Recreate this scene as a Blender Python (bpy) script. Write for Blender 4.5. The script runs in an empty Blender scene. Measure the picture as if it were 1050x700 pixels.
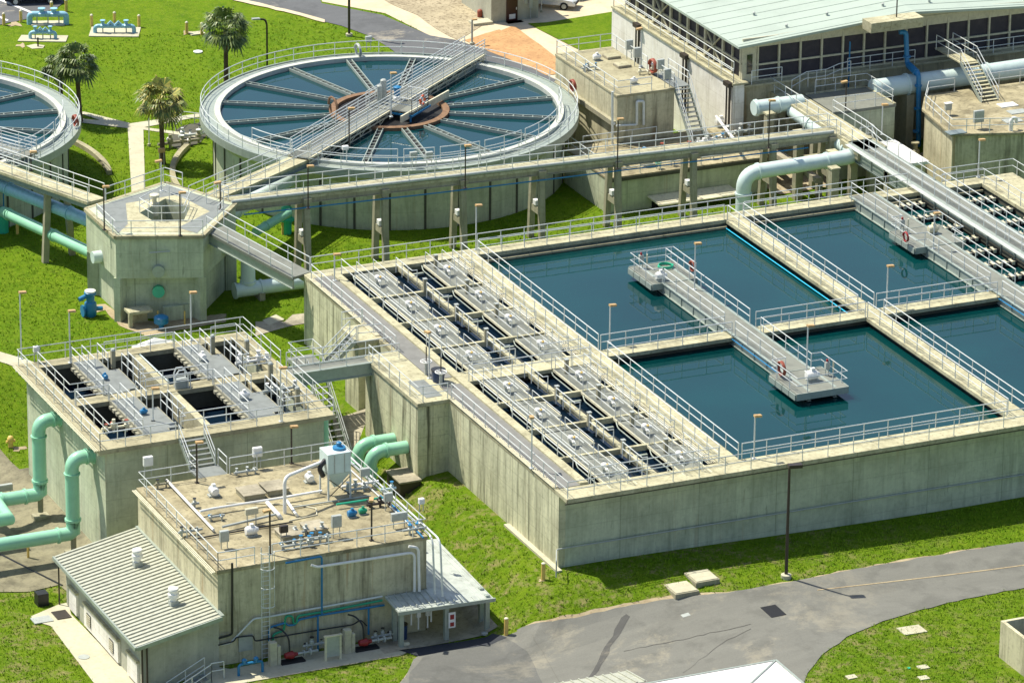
import bpy, bmesh, math, random
from mathutils import Vector, Matrix
random.seed(7)
R_=math.radians
scene=bpy.context.scene
# ------------------------------------------------------------------ camera
F_PX=5158.9
CP=Vector((-117.471725,-252.617840,116.194236)); CR=Vector((0.913363,-0.407026,0.009910)); CU=Vector((0.136413,0.328861,0.934474)); CF=Vector((0.383615,0.852162,-0.355893))
cd=bpy.data.cameras.new('camera'); cam=bpy.data.objects.new('camera',cd); scene.collection.objects.link(cam)
m=Matrix(((CR.x,CU.x,-CF.x,CP.x),(CR.y,CU.y,-CF.y,CP.y),(CR.z,CU.z,-CF.z,CP.z),(0,0,0,1)))
cam.matrix_world=m; cd.sensor_width=36; cd.lens=36*F_PX/1050; cd.clip_start=5; cd.clip_end=5000
scene.camera=cam
# ------------------------------------------------------------------ sky, sun, exposure
SUN=Vector((-0.615,0.788,0)).normalized()*math.cos(R_(60))+Vector((0,0,math.sin(R_(60))))
w=bpy.data.worlds.new('World'); scene.world=w; w.use_nodes=True
nt=w.node_tree; bg=nt.nodes['Background']; sk=nt.nodes.new('ShaderNodeTexSky'); sk.sky_type='NISHITA'; sk.sun_disc=False
sk.sun_elevation=R_(60); sk.sun_rotation=math.atan2(SUN.x,SUN.y); sk.air_density=1.0; sk.dust_density=1.5; sk.altitude=10
nt.links.new(sk.outputs[0],bg.inputs[0]); bg.inputs[1].default_value=0.115
ld=bpy.data.lights.new('sun','SUN'); ld.energy=5.0; ld.angle=R_(0.5); ld.color=(1.0,0.94,0.80)
lo=bpy.data.objects.new('sun',ld); scene.collection.objects.link(lo); lo.rotation_euler=SUN.to_track_quat('Z','Y').to_euler()
vs=scene.view_settings; vs.view_transform='Standard'; vs.look='None'; vs.exposure=0.40; vs.gamma=1; vs.use_curve_mapping=False

# ------------------------------------------------------------------ helpers
def ray(px,py): return CF+CR*((px-525)/F_PX)-CU*((py-350)/F_PX)
def g(px,py,z):
    d=ray(px,py); t=(z-CP.z)/d.z; return CP+d*t
def gX(px,py,X):
    d=ray(px,py); t=(X-CP.x)/d.x; return CP+d*t
def gY(px,py,Y):
    d=ray(px,py); t=(Y-CP.y)/d.y; return CP+d*t
def sm(v,a,b):
    t=(v-a)/(b-a); t=0 if t<0 else 1 if t>1 else t
    return t*t*(3-2*t)
def G(x,y):
    z=-4.95-0.5*sm(x,0,28)*(1-sm(y,20,40))
    z-=0.5*sm(-y,1.5,9)*sm(x,-5,8)
    k=sm(y,-6.0,-1.0)
    wx=(1-sm(x,-6.5,-0.6))*k+(1-sm(x,-8,11))*(1-k)
    wy=1-sm(y,35,47)
    z-=2.5*wx*wy
    z-=0.65*sm(-x,22.3,25.5)*wy
    return z
def cellof(a,v):
    import bisect as bs_
    return max(0,min(len(a)-2,bs_.bisect_right(a,v)-1))
def Gm(x,y):
    i=cellof(FX,x); j=cellof(FY,y); u=(x-FX[i])/(FX[i+1]-FX[i]); v=(y-FY[j])/(FY[j+1]-FY[j])
    a,b,c,d=G(FX[i],FY[j]),G(FX[i+1],FY[j]),G(FX[i+1],FY[j+1]),G(FX[i],FY[j+1])
    return a+(b-a)*u+(c-b)*v if u>=v else a+(c-d)*u+(d-a)*v
def gt(px,py):
    z=-5.5
    for _ in range(30):
        p=g(px,py,z); z=z*0.5+0.5*G(p.x,p.y)
    return g(px,py,z)
OFF={}
FX=[-3000,-1200,-500,-250,-120,-80,-60]+[-48+1.5*i for i in range(67)]+[60,80,120,180,300,600,1500,3000]
FY=[-400,-150,-80,-50,-36]+[-30+1.5*i for i in range(58)]+[62,70,85,100,130,180,300,600,1500,4000]
class MB:
    def __init__(s): s.v=[]; s.f=[]
    def add(s,vs,fs):
        o=len(s.v); s.v+= [tuple(p) for p in vs]; s.f+=[tuple(o+i for i in f) for f in fs]; return s
    def box(s,x0,y0,z0,x1,y1,z1):
        return s.add([(x0,y0,z0),(x1,y0,z0),(x1,y1,z0),(x0,y1,z0),(x0,y0,z1),(x1,y0,z1),(x1,y1,z1),(x0,y1,z1)],
            [(0,3,2,1),(4,5,6,7),(0,1,5,4),(1,2,6,5),(2,3,7,6),(3,0,4,7)])
    def beam(s,p,q,wd,h,up=(0,0,1)):
        p=Vector(p);q=Vector(q);d=(q-p)
        if d.length<1e-6: return s
        d.normalize(); up=Vector(up); sd=d.cross(up)
        if sd.length<1e-4: sd=d.cross(Vector((1,0,0)))
        sd.normalize(); u=sd.cross(d).normalized(); a=sd*wd/2; b=u*h/2
        vs=[p-a-b,p+a-b,p+a+b,p-a+b,q-a-b,q+a-b,q+a+b,q-a+b]
        return s.add(vs,[(0,1,2,3),(7,6,5,4),(0,4,5,1),(1,5,6,2),(2,6,7,3),(3,7,4,0)])
    def tube(s,pts,r,n=8,caps=True,radii=None):
        pts=[Vector(p) for p in pts]; k=len(pts); rings=[]; prev=None
        for i,p in enumerate(pts):
            if i==0: d=pts[1]-p
            elif i==k-1: d=p-pts[i-1]
            else: d=(pts[i+1]-p).normalized()+(p-pts[i-1]).normalized()
            if d.length<1e-6: d=Vector((0,0,1))
            d.normalize()
            if prev is None:
                a=d.cross(Vector((0,0,1)))
                if a.length<1e-3: a=d.cross(Vector((1,0,0)))
            else:
                a=prev-d*prev.dot(d)
                if a.length<1e-3: a=d.cross(Vector((0,0,1)))
            a.normalize(); b=d.cross(a); prev=a
            rr=radii[i] if radii else r
            rings.append([p+(a*math.cos(2*math.pi*j/n)+b*math.sin(2*math.pi*j/n))*rr for j in range(n)])
        vs=[q for rg in rings for q in rg]; fs=[]
        for i in range(k-1):
            for j in range(n):
                j2=(j+1)%n; fs.append((i*n+j,i*n+j2,(i+1)*n+j2,(i+1)*n+j))
        if caps: fs.append(tuple(range(n))[::-1]); fs.append(tuple((k-1)*n+j for j in range(n)))
        return s.add(vs,fs)
    def lathe(s,c,prof,n=24,axis='z',caps=True):
        c=Vector(c); vs=[]; fs=[]
        for (r,h) in prof:
            for j in range(n):
                a=2*math.pi*j/n; x,y=r*math.cos(a),r*math.sin(a)
                vs.append(c+(Vector((x,y,h)) if axis=='z' else Vector((h,x,y)) if axis=='x' else Vector((y,h,x))))
        k=len(prof)
        for i in range(k-1):
            for j in range(n):
                j2=(j+1)%n; fs.append((i*n+j,i*n+j2,(i+1)*n+j2,(i+1)*n+j))
        if caps: fs.append(tuple(range(n))[::-1]); fs.append(tuple((k-1)*n+j for j in range(n)))
        return s.add(vs,fs)
    def prism(s,poly,z0,z1):
        n=len(poly); vs=[(p[0],p[1],z0) for p in poly]+[(p[0],p[1],z1) for p in poly]
        fs=[tuple(range(n))[::-1],tuple(range(n,2*n))]+[(i,(i+1)%n,n+(i+1)%n,n+i) for i in range(n)]
        return s.add(vs,fs)
    def ring(s,c,r0,r1,z0,z1,n=96,a0=0,a1=2*math.pi):
        full=abs(a1-a0-2*math.pi)<1e-6; k=n if full else n+1; vs=[]
        for j in range(k):
            a=a0+(a1-a0)*j/n; cs,sn=math.cos(a),math.sin(a)
            vs+=[(c[0]+r0*cs,c[1]+r0*sn,z0),(c[0]+r1*cs,c[1]+r1*sn,z0),(c[0]+r1*cs,c[1]+r1*sn,z1),(c[0]+r0*cs,c[1]+r0*sn,z1)]
        fs=[]
        for j in range(n):
            a=j*4; b=((j+1)%k)*4
            fs+=[(a,a+1,b+1,b),(a+1,a+2,b+2,b+1),(a+2,a+3,b+3,b+2),(a+3,a,b,b+3)]
        if not full: fs+=[(0,3,2,1),(n*4,n*4+1,n*4+2,n*4+3)]
        return s.add(vs,fs)
    def build(s,name,mt,parent=None,loc=None,smooth=False,local=False,label=None,bevel=0):
        me=bpy.data.meshes.new(name)
        if parent is not None: o0=OFF[parent.name]
        else: o0=Vector(loc) if loc is not None else Vector((0,0,0))
        if local: o0=Vector((0,0,0))
        me.from_pydata([(x-o0.x,y-o0.y,z-o0.z) for x,y,z in s.v],[],s.f)
        bm=bmesh.new(); bm.from_mesh(me); bmesh.ops.recalc_face_normals(bm,faces=bm.faces); bm.to_mesh(me); bm.free()
        if smooth:
            me.shade_smooth()
            try: me.set_sharp_from_angle(angle=R_(40))
            except Exception: pass
        me.materials.append(mt)
        o=bpy.data.objects.new(name,me); scene.collection.objects.link(o)
        if parent is not None: o.parent=parent; OFF[o.name]=OFF[parent.name]
        else:
            o.location=Vector(loc) if loc is not None else (0,0,0); OFF[o.name]=Vector(o.location)
        if bevel:
            bv=o.modifiers.new('bevel','BEVEL'); bv.width=bevel; bv.segments=2; bv.limit_method='ANGLE'
        if label: o['label']=label
        return o
def tag(o,label,cat,group=None):
    o['label']=label; o['category']=cat
    if group: o['group']=group
    return o
def T(name,label,cat,loc,group=None,rz=0):
    o=bpy.data.objects.new(name,None); scene.collection.objects.link(o); o.location=loc; o.rotation_euler=(0,0,rz)
    o.empty_display_size=0.3; OFF[o.name]=Vector(loc) if not rz else Vector((0,0,0))
    return tag(o,label,cat,group)
def struct(o,kind='structure'): o['kind']=kind; return o
def kids(o): return [c for c in bpy.data.objects if c.parent==o]
def dup(root,loc,label,rz=None,group=None):
    r=root.copy(); scene.collection.objects.link(r); r.location=loc; r['label']=label
    if rz is not None: r.rotation_euler=(0,0,rz)
    if group: r['group']=group
    for c in KID[root.name]:
        d=c.copy(); scene.collection.objects.link(d); d.parent=r
        for e in KID.get(c.name,[]):
            h=e.copy(); scene.collection.objects.link(h); h.parent=d
    return r
KID={}
def reg(root):
    KID[root.name]=kids(root)
    for c in KID[root.name]: KID[c.name]=kids(c)
    return root
def arc(c,a,b,r,n=8):
    # quarter bend: from c+a*r to c+b*r around corner centre c (a,b unit vectors)
    c=Vector(c);a=Vector(a);b=Vector(b)
    return [c+a*r*math.cos(t*math.pi/2/n)+b*r*math.sin(t*math.pi/2/n) for t in range(n+1)]
def pipe_path(pts,r=0.6,n=6):
    pts=[Vector(p) for p in pts]; out=[pts[0]]
    for i in range(1,len(pts)-1):
        a=(pts[i-1]-pts[i]); b=(pts[i+1]-pts[i]); rr=min(r,a.length*0.49,b.length*0.49)
        p0=pts[i]+a.normalized()*rr; p2=pts[i]+b.normalized()*rr
        for k in range(n+1):
            t=k/n; out.append(p0*(1-t)**2+pts[i]*2*t*(1-t)+p2*t*t)
    out.append(pts[-1]); return out

# ------------------------------------------------------------------ materials
def new_mat(name):
    mt=bpy.data.materials.new(name); mt.use_nodes=True; t=mt.node_tree; b=t.nodes['Principled BSDF']; return mt,t,b
def nn(t,k,**kw):
    n=t.nodes.new(k)
    for a,b in kw.items(): setattr(n,a,b)
    return n
def posn(t,scale=(1,1,1),rot=(0,0,0)):
    ge=nn(t,'ShaderNodeNewGeometry'); mp=nn(t,'ShaderNodeMapping'); mp.inputs['Scale'].default_value=scale; mp.inputs['Rotation'].default_value=rot
    t.links.new(ge.outputs['Position'],mp.inputs['Vector']); return mp.outputs[0]
def noise(t,vec,scale,detail=6,rough=0.6,dist=0.0):
    n=nn(t,'ShaderNodeTexNoise'); n.inputs['Scale'].default_value=scale; n.inputs['Detail'].default_value=detail
    n.inputs['Roughness'].default_value=rough; n.inputs['Distortion'].default_value=dist
    t.links.new(vec,n.inputs['Vector']); return n.outputs['Fac']
def ramp(t,fac,a,b,ca=(0,0,0,1),cb=(1,1,1,1)):
    r=nn(t,'ShaderNodeValToRGB'); r.color_ramp.elements[0].position=a; r.color_ramp.elements[1].position=b
    r.color_ramp.elements[0].color=ca; r.color_ramp.elements[1].color=cb
    t.links.new(fac,r.inputs[0]); return r.outputs[0]
def mixc(t,fac,a,b,mode='MIX'):
    x=nn(t,'ShaderNodeMix',data_type='RGBA',blend_type=mode)
    for s_,v in ((0,fac),(6,a),(7,b)):
        if hasattr(v,'is_linked') or hasattr(v,'links'): t.links.new(v,x.inputs[s_])
        else: x.inputs[s_].default_value=v if s_==0 else (tuple(v)+(1,) if len(v)==3 else v)
    return x.outputs[2]
def mathn(t,op,a,b):
    x=nn(t,'ShaderNodeMath',operation=op)
    for i,v in ((0,a),(1,b)):
        if hasattr(v,'links'): t.links.new(v,x.inputs[i])
        else: x.inputs[i].default_value=v
    return x.outputs[0]
def bump(t,b,fac,st,dist=0.02):
    n=nn(t,'ShaderNodeBump'); n.inputs['Strength'].default_value=st; n.inputs['Distance'].default_value=dist
    t.links.new(fac,n.inputs['Height']); t.links.new(n.outputs[0],b.inputs['Normal'])
def concrete(name,base,dark,blot=0.35,streak=0.0,sfreq=2.2,fine=0.25,rough=0.9,pale=None,joints=0,rust=0):
    mt,t,b=new_mat(name); P=posn(t)
    c=mixc(t,ramp(t,noise(t,P,0.55,7,0.65),0.42,0.72),base,tuple(base[i]*(1-blot)+dark[i]*blot for i in range(3)))
    c=mixc(t,ramp(t,noise(t,P,3.5,6,0.7),0.5,0.75,(0,0,0,1),(fine*2,)*3+(1,)),c,dark)
    if pale: c=mixc(t,ramp(t,noise(t,P,1.3,5,0.6),0.58,0.7,(0,0,0,1),(.5,.5,.5,1)),c,pale)
    if streak:
        S=posn(t,(sfreq,sfreq,0.07)); s1=ramp(t,noise(t,S,1.0,5,0.75,0.2),0.5,0.66)
        S2=posn(t,(sfreq*3.1,sfreq*3.1,0.16)); s2=ramp(t,noise(t,S2,1.0,4,0.7),0.52,0.74)
        f=mathn(t,'MULTIPLY',mathn(t,'MAXIMUM',s1,mathn(t,'MULTIPLY',s2,0.7)),streak)
        c=mixc(t,f,c,dark)
        S3=posn(t,(sfreq*.8+.3,sfreq*.8+.3,0.05)); c=mixc(t,mathn(t,'MULTIPLY',ramp(t,noise(t,S3,1.7,3,0.6),0.55,0.7),0.35),c,tuple(min(.8,v*1.35) for v in base))
    if rust:
        S4=posn(t,(1.1,1.1,0.05)); c=mixc(t,mathn(t,'MULTIPLY',ramp(t,noise(t,S4,1.4,4,0.7),0.6,0.68),rust),c,(0.33,0.16,0.05))
    if joints:
        ge=nn(t,'ShaderNodeNewGeometry'); sp=nn(t,'ShaderNodeSeparateXYZ'); t.links.new(ge.outputs['Position'],sp.inputs[0])
        u=mathn(t,'ADD',sp.outputs[0],sp.outputs[1]); fr=mathn(t,'FRACT',mathn(t,'DIVIDE',u,joints),0)
        c=mixc(t,mathn(t,'MULTIPLY',mathn(t,'LESS_THAN',fr,0.04/joints),0.6),c,dark)
        if streak:
            fz=mathn(t,'FRACT',mathn(t,'DIVIDE',sp.outputs[2],1.22),0); c=mixc(t,mathn(t,'MULTIPLY',mathn(t,'LESS_THAN',fz,0.03),0.28),c,dark)
            S5=posn(t,(2.6,2.6,0.33)); c=mixc(t,mathn(t,'MULTIPLY',ramp(t,noise(t,S5,1.0,7,0.78),0.60,0.68),0.55),c,tuple(v*.8 for v in dark))
            S6=posn(t,(0.33,0.33,0.5)); c=mixc(t,mathn(t,'MULTIPLY',ramp(t,noise(t,S6,1.0,6,0.7),0.52,0.66),0.35),c,tuple(base[i]*.45+dark[i]*.5 for i in range(3)))
    t.links.new(c,b.inputs['Base Color']); b.inputs['Roughness'].default_value=rough; b.inputs['Specular IOR Level'].default_value=0.3
    bump(t,b,noise(t,P,14,6,0.7),0.5,0.02); return mt
def paint(name,col,rough=0.45,metal=0,wear=0.12,spec=0.5,dirt=None,sc=3.0):
    mt,t,b=new_mat(name); P=posn(t)
    d=dirt or tuple(v*0.55 for v in col)
    c=mixc(t,ramp(t,noise(t,P,sc,6,0.65),0.45,0.8,(0,0,0,1),(min(1,wear*4),)*3+(1,)),col,d)
    t.links.new(c,b.inputs['Base Color']); b.inputs['Roughness'].default_value=rough; b.inputs['Metallic'].default_value=metal; b.inputs['Specular IOR Level'].default_value=spec
    return mt
M={}
M['rimc']=concrete('pale_rim_concrete',(0.54,0.56,0.50),(0.27,0.29,0.24),0.4,fine=0.2)
M['deck']=concrete('deck_concrete',(0.49,0.465,0.31),(0.16,0.145,0.085),0.6,fine=0.45,pale=(0.61,0.585,0.42),joints=4.9)
M['deck_old']=concrete('weathered_deck_concrete',(0.40,0.37,0.24),(0.14,0.12,0.07),0.55,fine=0.4)
M['roofslab']=concrete('sandy_roof_slab',(0.39,0.345,0.215),(0.10,0.085,0.05),0.85,fine=0.45,pale=(0.50,0.45,0.31))
M['wall']=concrete('streaked_wall_concrete',(0.66,0.65,0.44),(0.09,0.09,0.055),0.35,streak=0.95,sfreq=1.7,fine=0.2,joints=6.1,rust=.25)  # stain streaks, with the base brightened for sunlight on the basin's lit faces
M['wall_grey']=concrete('pale_grey_wall_concrete',(0.54,0.58,0.42),(0.17,0.19,0.13),0.45,streak=0.45,sfreq=0.8,fine=0.15,joints=5.3,rust=.2)  # grey-green of walls in shade put into the colour; serves other walls too
M['wall_brown']=concrete('brown_stained_wall_concrete',(0.60,0.56,0.38),(0.12,0.105,0.065),0.4,streak=0.7,sfreq=1.0,fine=0.2,rust=.5)
M['wall_white']=concrete('whitewashed_wall_concrete',(0.84,0.82,0.75),(0.36,0.32,0.22),0.25,streak=0.4,sfreq=1.2,fine=0.15,joints=4.3)
M['column']=concrete('column_concrete',(0.36,0.34,0.24),(0.16,0.15,0.10),0.5,streak=0.4,sfreq=3)
M['stain']=concrete('damp_concrete',(0.10,0.10,0.075),(0.04,0.04,0.03),0.5)  # plain dark tone shared by dividers, joints, linings and edge strips
M['apron']=concrete('dark_weathered_slab',(0.25,0.23,0.15),(0.07,0.065,0.045),0.85,fine=0.35)
M['pad']=concrete('pad_concrete',(0.42,0.38,0.28),(0.12,0.11,0.08),0.7,fine=0.35)
M['path']=concrete('path_concrete',(0.51,0.49,0.36),(0.30,0.26,0.18),0.4,fine=0.25)
M['block']=concrete('painted_block',(0.44,0.44,0.35),(0.24,0.24,0.19),0.5,streak=.25,sfreq=1)
M['rail']=paint('galvanised_rail',(0.66,0.69,0.67),0.38,0.15,0.1)
M['grate']=paint('grey_grating',(0.22,0.24,0.23),0.6,0.1,0.2,sc=1.5)
M['grate2']=paint('pale_grating',(0.215,0.225,0.19),0.6,0.1,0.2,sc=1.2)
M['conveyor']=paint('dark_grey_grating',(0.20,0.20,0.185),0.7,0,0.2,sc=0.8)
M['steel']=paint('pale_green_steel',(0.36,0.41,0.36),0.4,0.2,0.15)
M['beam_dark']=paint('grey_blue_steel',(0.22,0.27,0.28),0.5,0.2,0.2)
M['cream']=paint('cream_steel',(0.70,0.66,0.48),0.5,0,0.2)
M['white']=paint('white_paint',(0.80,0.80,0.77),0.35,0,0.08)
M['aqua']=paint('mint_green_pipe',(0.32,0.64,0.45),0.28,0,0.12,sc=1.1,dirt=(0.20,0.42,0.30))
M['pale']=paint('pale_blue_green_pipe',(0.60,0.72,0.69),0.3,0,0.12,sc=1.0)
M['paleblue']=paint('powder_blue_pipe',(0.28,0.52,0.66),0.35,0,0.15)
M['blue']=paint('blue_pipe',(0.02,0.19,0.40),0.35,0,0.15)
M['green']=paint('green_pipe',(0.02,0.33,0.18),0.35,0,0.15)
M['tealgreen']=paint('bright_green_paint',(0.03,0.45,0.26),0.4,0,0.1)
M['black']=paint('black_pipe',(0.02,0.02,0.022),0.4,0,0.1)
M['navy']=paint('deep_blue_pipe',(0.01,0.04,0.12),0.4,0,0.1)
M['red']=paint('red_paint',(0.30,0.02,0.02),0.4,0,0.15)
M['orange']=paint('orange_ring',(0.85,0.16,0.05),0.45,0,0.1)
M['hose']=paint('rust_red_hose',(0.30,0.07,0.04),0.6,0,0.3)
M['yellow']=paint('yellow_bollard_paint',(0.72,0.50,0.14),0.5,0,0.25)
M['bronze']=paint('dark_bronze_pole',(0.045,0.035,0.028),0.45,0.1,0.15)
M['tan']=paint('tan_lamp_housing',(0.55,0.36,0.16),0.5,0,0.25)
M['grey']=paint('grey_cabinet',(0.42,0.45,0.42),0.45,0.1,0.15)
M['rust']=paint('rusty_steel',(0.22,0.13,0.07),0.85,0,0.9,sc=2.6,dirt=(0.09,0.04,0.02))
M['rubber']=paint('black_rubber',(0.015,0.015,0.015),0.8,0,0.1)
M['dark']=paint('dark_opening',(0.012,0.012,0.014),0.8,0,0.1)
M['greenroof']=paint('pale_green_roof_sheet',(0.38,0.45,0.385),0.55,0.0,0.1,sc=0.3)
M['porch']=paint('grey_green_porch_sheet',(0.48,0.52,0.47),0.5,0,0.25,sc=1.2)
M['tankedge']=paint('dull_edge_steel',(0.33,0.32,0.24),0.6,0,0.3)
M['silver']=paint('ribbed_silver_roof',(0.46,0.47,0.38),0.45,0.15,0.2)
M['whiteroof']=paint('white_membrane_roof',(0.70,0.66,0.66),0.7,0,0.08,sc=0.6,dirt=(0.7,0.66,0.66))
M['carwhite']=paint('white_car_paint',(0.8,0.8,0.8),0.15,0,0.02)
M['cardark']=paint('dark_car_paint',(0.015,0.02,0.04),0.12,0.3,0.02)
M['cargold']=paint('pale_truck_paint',(0.6,0.62,0.5),0.2,0.1,0.02)
M['glass']=paint('tinted_glass',(0.02,0.025,0.03),0.06,0,0.02,spec=0.8)
M['screen']=paint('dark_mesh_screen',(0.025,0.022,0.035),0.65,0,0.3,sc=1.2,dirt=(0.06,0.05,0.06))
M['trim']=paint('cream_frame',(0.55,0.52,0.38),0.5,0,0.2)
M['bark']=paint('palm_bark',(0.10,0.065,0.04),0.9,0,0.5,sc=6)
def leafmat(name,a,b_):
    mt,t,b=new_mat(name); P=posn(t); oi=nn(t,'ShaderNodeNewGeometry')
    c=mixc(t,oi.outputs['Random Per Island'],a,b_); t.links.new(c,b.inputs['Base Color']); b.inputs['Roughness'].default_value=0.5
    b.inputs['Transmission Weight'].default_value=0.0; return mt
M['leaf']=leafmat('palm_leaf',(0.04,0.09,0.018),(0.17,0.22,0.04))
M['leaf2']=leafmat('yellowing_palm_leaf',(0.06,0.12,0.02),(0.42,0.36,0.07))
def grassmat():
    mt,t,b=new_mat('lawn_grass'); P=posn(t)
    c=mixc(t,ramp(t,noise(t,P,0.09,6,0.6),0.35,0.68),(0.11,0.23,0.004),(0.175,0.285,0.008))
    c=mixc(t,ramp(t,noise(t,P,0.45,6,0.75,0.1),0.42,0.66),c,(0.095,0.20,0.005))
    c=mixc(t,ramp(t,noise(t,P,1.7,8,0.8),0.42,0.66,(0,0,0,1),(.85,.85,.85,1)),c,(0.225,0.32,0.018))
    c=mixc(t,ramp(t,noise(t,P,4.2,5,0.8),0.50,0.66,(0,0,0,1),(.6,.6,.6,1)),c,(0.055,0.125,0.005))
    c=mixc(t,ramp(t,noise(t,P,9.0,3,0.8),0.55,0.7,(0,0,0,1),(.7,.7,.7,1)),c,(0.24,0.27,0.05))
    ge=nn(t,'ShaderNodeNewGeometry'); sp=nn(t,'ShaderNodeSeparateXYZ'); t.links.new(ge.outputs['Position'],sp.inputs[0])
    nearm=mathn(t,'SUBTRACT',1,ramp(t,mathn(t,'DIVIDE',sp.outputs[1],60),0.40,0.62))
    xm=mathn(t,'SUBTRACT',1,ramp(t,mathn(t,'DIVIDE',mathn(t,'ADD',sp.outputs[0],20),60),0.55,0.8))
    dry=mathn(t,'MULTIPLY',ramp(t,noise(t,P,0.8,9,0.78,0.1),0.50,0.62),mathn(t,'MULTIPLY',nearm,xm))
    c=mixc(t,mathn(t,'MULTIPLY',dry,0.85),c,(0.36,0.30,0.14))
    c=mixc(t,mathn(t,'MULTIPLY',ramp(t,noise(t,P,0.6,9,0.82,0.1),0.60,0.70),0.55),c,(0.26,0.27,0.09))
    t.links.new(c,b.inputs['Base Color']); b.inputs['Roughness'].default_value=0.95; b.inputs['Specular IOR Level'].default_value=0.1
    bump(t,b,noise(t,P,5,8,0.85),1.0,0.22); return mt
M['grass']=grassmat()
def asphalt(name,base,sand,amt,sc=0.16,lo=0.52):
    mt,t,b=new_mat(name); P=posn(t); P2=posn(t,(0.25,0.9,1),(0,0,0.25))
    c=mixc(t,ramp(t,noise(t,P2,0.9,7,0.7,0.4),0.35,0.7),base,tuple(v*1.22 for v in base))
    c=mixc(t,ramp(t,noise(t,P,11,4,0.8),0.4,0.8,(0,0,0,1),(.5,.5,.5,1)),c,tuple(v*0.6 for v in base))
    c=mixc(t,ramp(t,noise(t,P,0.35,6,0.7,0.2),0.5,0.62,(0,0,0,1),(.5,.5,.5,1)),c,tuple(v*0.62 for v in base))
    ge=nn(t,'ShaderNodeNewGeometry'); sp=nn(t,'ShaderNodeSeparateXYZ'); t.links.new(ge.outputs['Position'],sp.inputs[0])
    xm=mathn(t,'SUBTRACT',1,ramp(t,mathn(t,'DIVIDE',mathn(t,'ADD',sp.outputs[0],20),60),0.5,0.68)) if sc>.14 else 1.0
    c=mixc(t,mathn(t,'MULTIPLY',mathn(t,'MULTIPLY',ramp(t,noise(t,P,sc,12,0.78,0.25),lo,lo+0.09),amt),xm),c,sand)
    t.links.new(c,b.inputs['Base Color']); b.inputs['Roughness'].default_value=0.9; bump(t,b,noise(t,P,25,4,0.7),0.4,0.01); return mt
M['asphalt']=asphalt('asphalt_worn',(0.155,0.155,0.135),(0.33,0.30,0.22),0.5)
M['asphalt_far']=asphalt('asphalt_far',(0.105,0.11,0.115),(0.45,0.40,0.30),0.6,0.12,0.56)
M['tar']=asphalt('fresh_asphalt_patch',(0.03,0.035,0.045),(0.1,0.1,0.1),0.2)
M['asphalt_dark']=asphalt('asphalt_dark_seam',(0.075,0.075,0.07),(0.3,0.27,0.2),0.4)
M['asphalt_mid']=asphalt('asphalt_repair',(0.115,0.117,0.108),(0.33,0.30,0.22),0.3)
M['crack']=paint('road_crack_filler',(0.115,0.112,0.098),0.9,0,0.2)
M['stain_pale']=paint('pale_dust_on_road',(0.30,0.31,0.28),0.9,0,0.5,sc=2)
M['plaza']=concrete('sandy_plaza',(0.62,0.53,0.37),(0.35,0.29,0.19),0.5,fine=0.25)
M['gravel']=concrete('grey_gravel',(0.42,0.36,0.24),(0.13,0.10,0.06),0.5,fine=0.8)
M['chips']=concrete('orange_wood_chips',(0.52,0.31,0.14),(0.26,0.13,0.06),0.5,fine=0.6)
M['sand']=concrete('bare_sandy_soil',(0.42,0.35,0.22),(0.20,0.14,0.08),0.6,fine=0.5)
def watermat(name,col,col2,bs=0.06,rough=0.03):
    mt,t,b=new_mat(name); P=posn(t)
    c=mixc(t,ramp(t,noise(t,P,0.12,4,0.5),0.3,0.75),col,col2); t.links.new(c,b.inputs['Base Color'])
    b.inputs['Roughness'].default_value=rough; b.inputs['IOR'].default_value=1.48; b.inputs['Specular IOR Level'].default_value=0.5
    bump(t,b,noise(t,P,1.6,3,0.5),bs,0.05); return mt
M['water']=watermat('teal_basin_water',(0.001,0.030,0.033),(0.0015,0.046,0.047),0.02)
M['water_blue']=watermat('blue_clarifier_water',(0.002,0.032,0.040),(0.003,0.046,0.052),0.03)
M['water_dark']=watermat('dark_tank_water',(0.003,0.010,0.022),(0.006,0.018,0.036),0.1)

# ------------------------------------------------------------------ railings
def railmesh(mb,pts,h=1.07,sp=1.75,r=0.033,closed=False,mid=True,posts=True,end_posts=True,toe=False):
    pts=[Vector(p) for p in pts]
    if closed: pts=pts+[pts[0]]
    up=Vector((0,0,1))
    mb.tube([p+up*h for p in pts],r,6)
    if mid: mb.tube([p+up*h*0.53 for p in pts],r*0.9,6)
    if toe: 
        for a,b in zip(pts[:-1],pts[1:]): mb.beam(a+up*.06,b+up*.06,0.02,0.12)
    if posts:
        L=0; seg=[]
        for a,b in zip(pts[:-1],pts[1:]): seg.append((L,(b-a).length,a,b)); L+=(b-a).length
        n=max(1,round(L/sp))
        for i in range(n+(0 if closed else 1)):
            d=L*i/n
            for (s0,l,a,b) in seg:
                if d<=s0+l+1e-6:
                    p=a+(b-a)*((d-s0)/l if l else 0); break
            mb.tube([p-up*0.12,p+up*h],r,5)
    return mb
def rail(pts,parent,name='railing',mt=None,**k):
    return railmesh(MB(),pts,**k).build(name,mt or M['rail'],parent)

# ================================================================== GROUND


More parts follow.
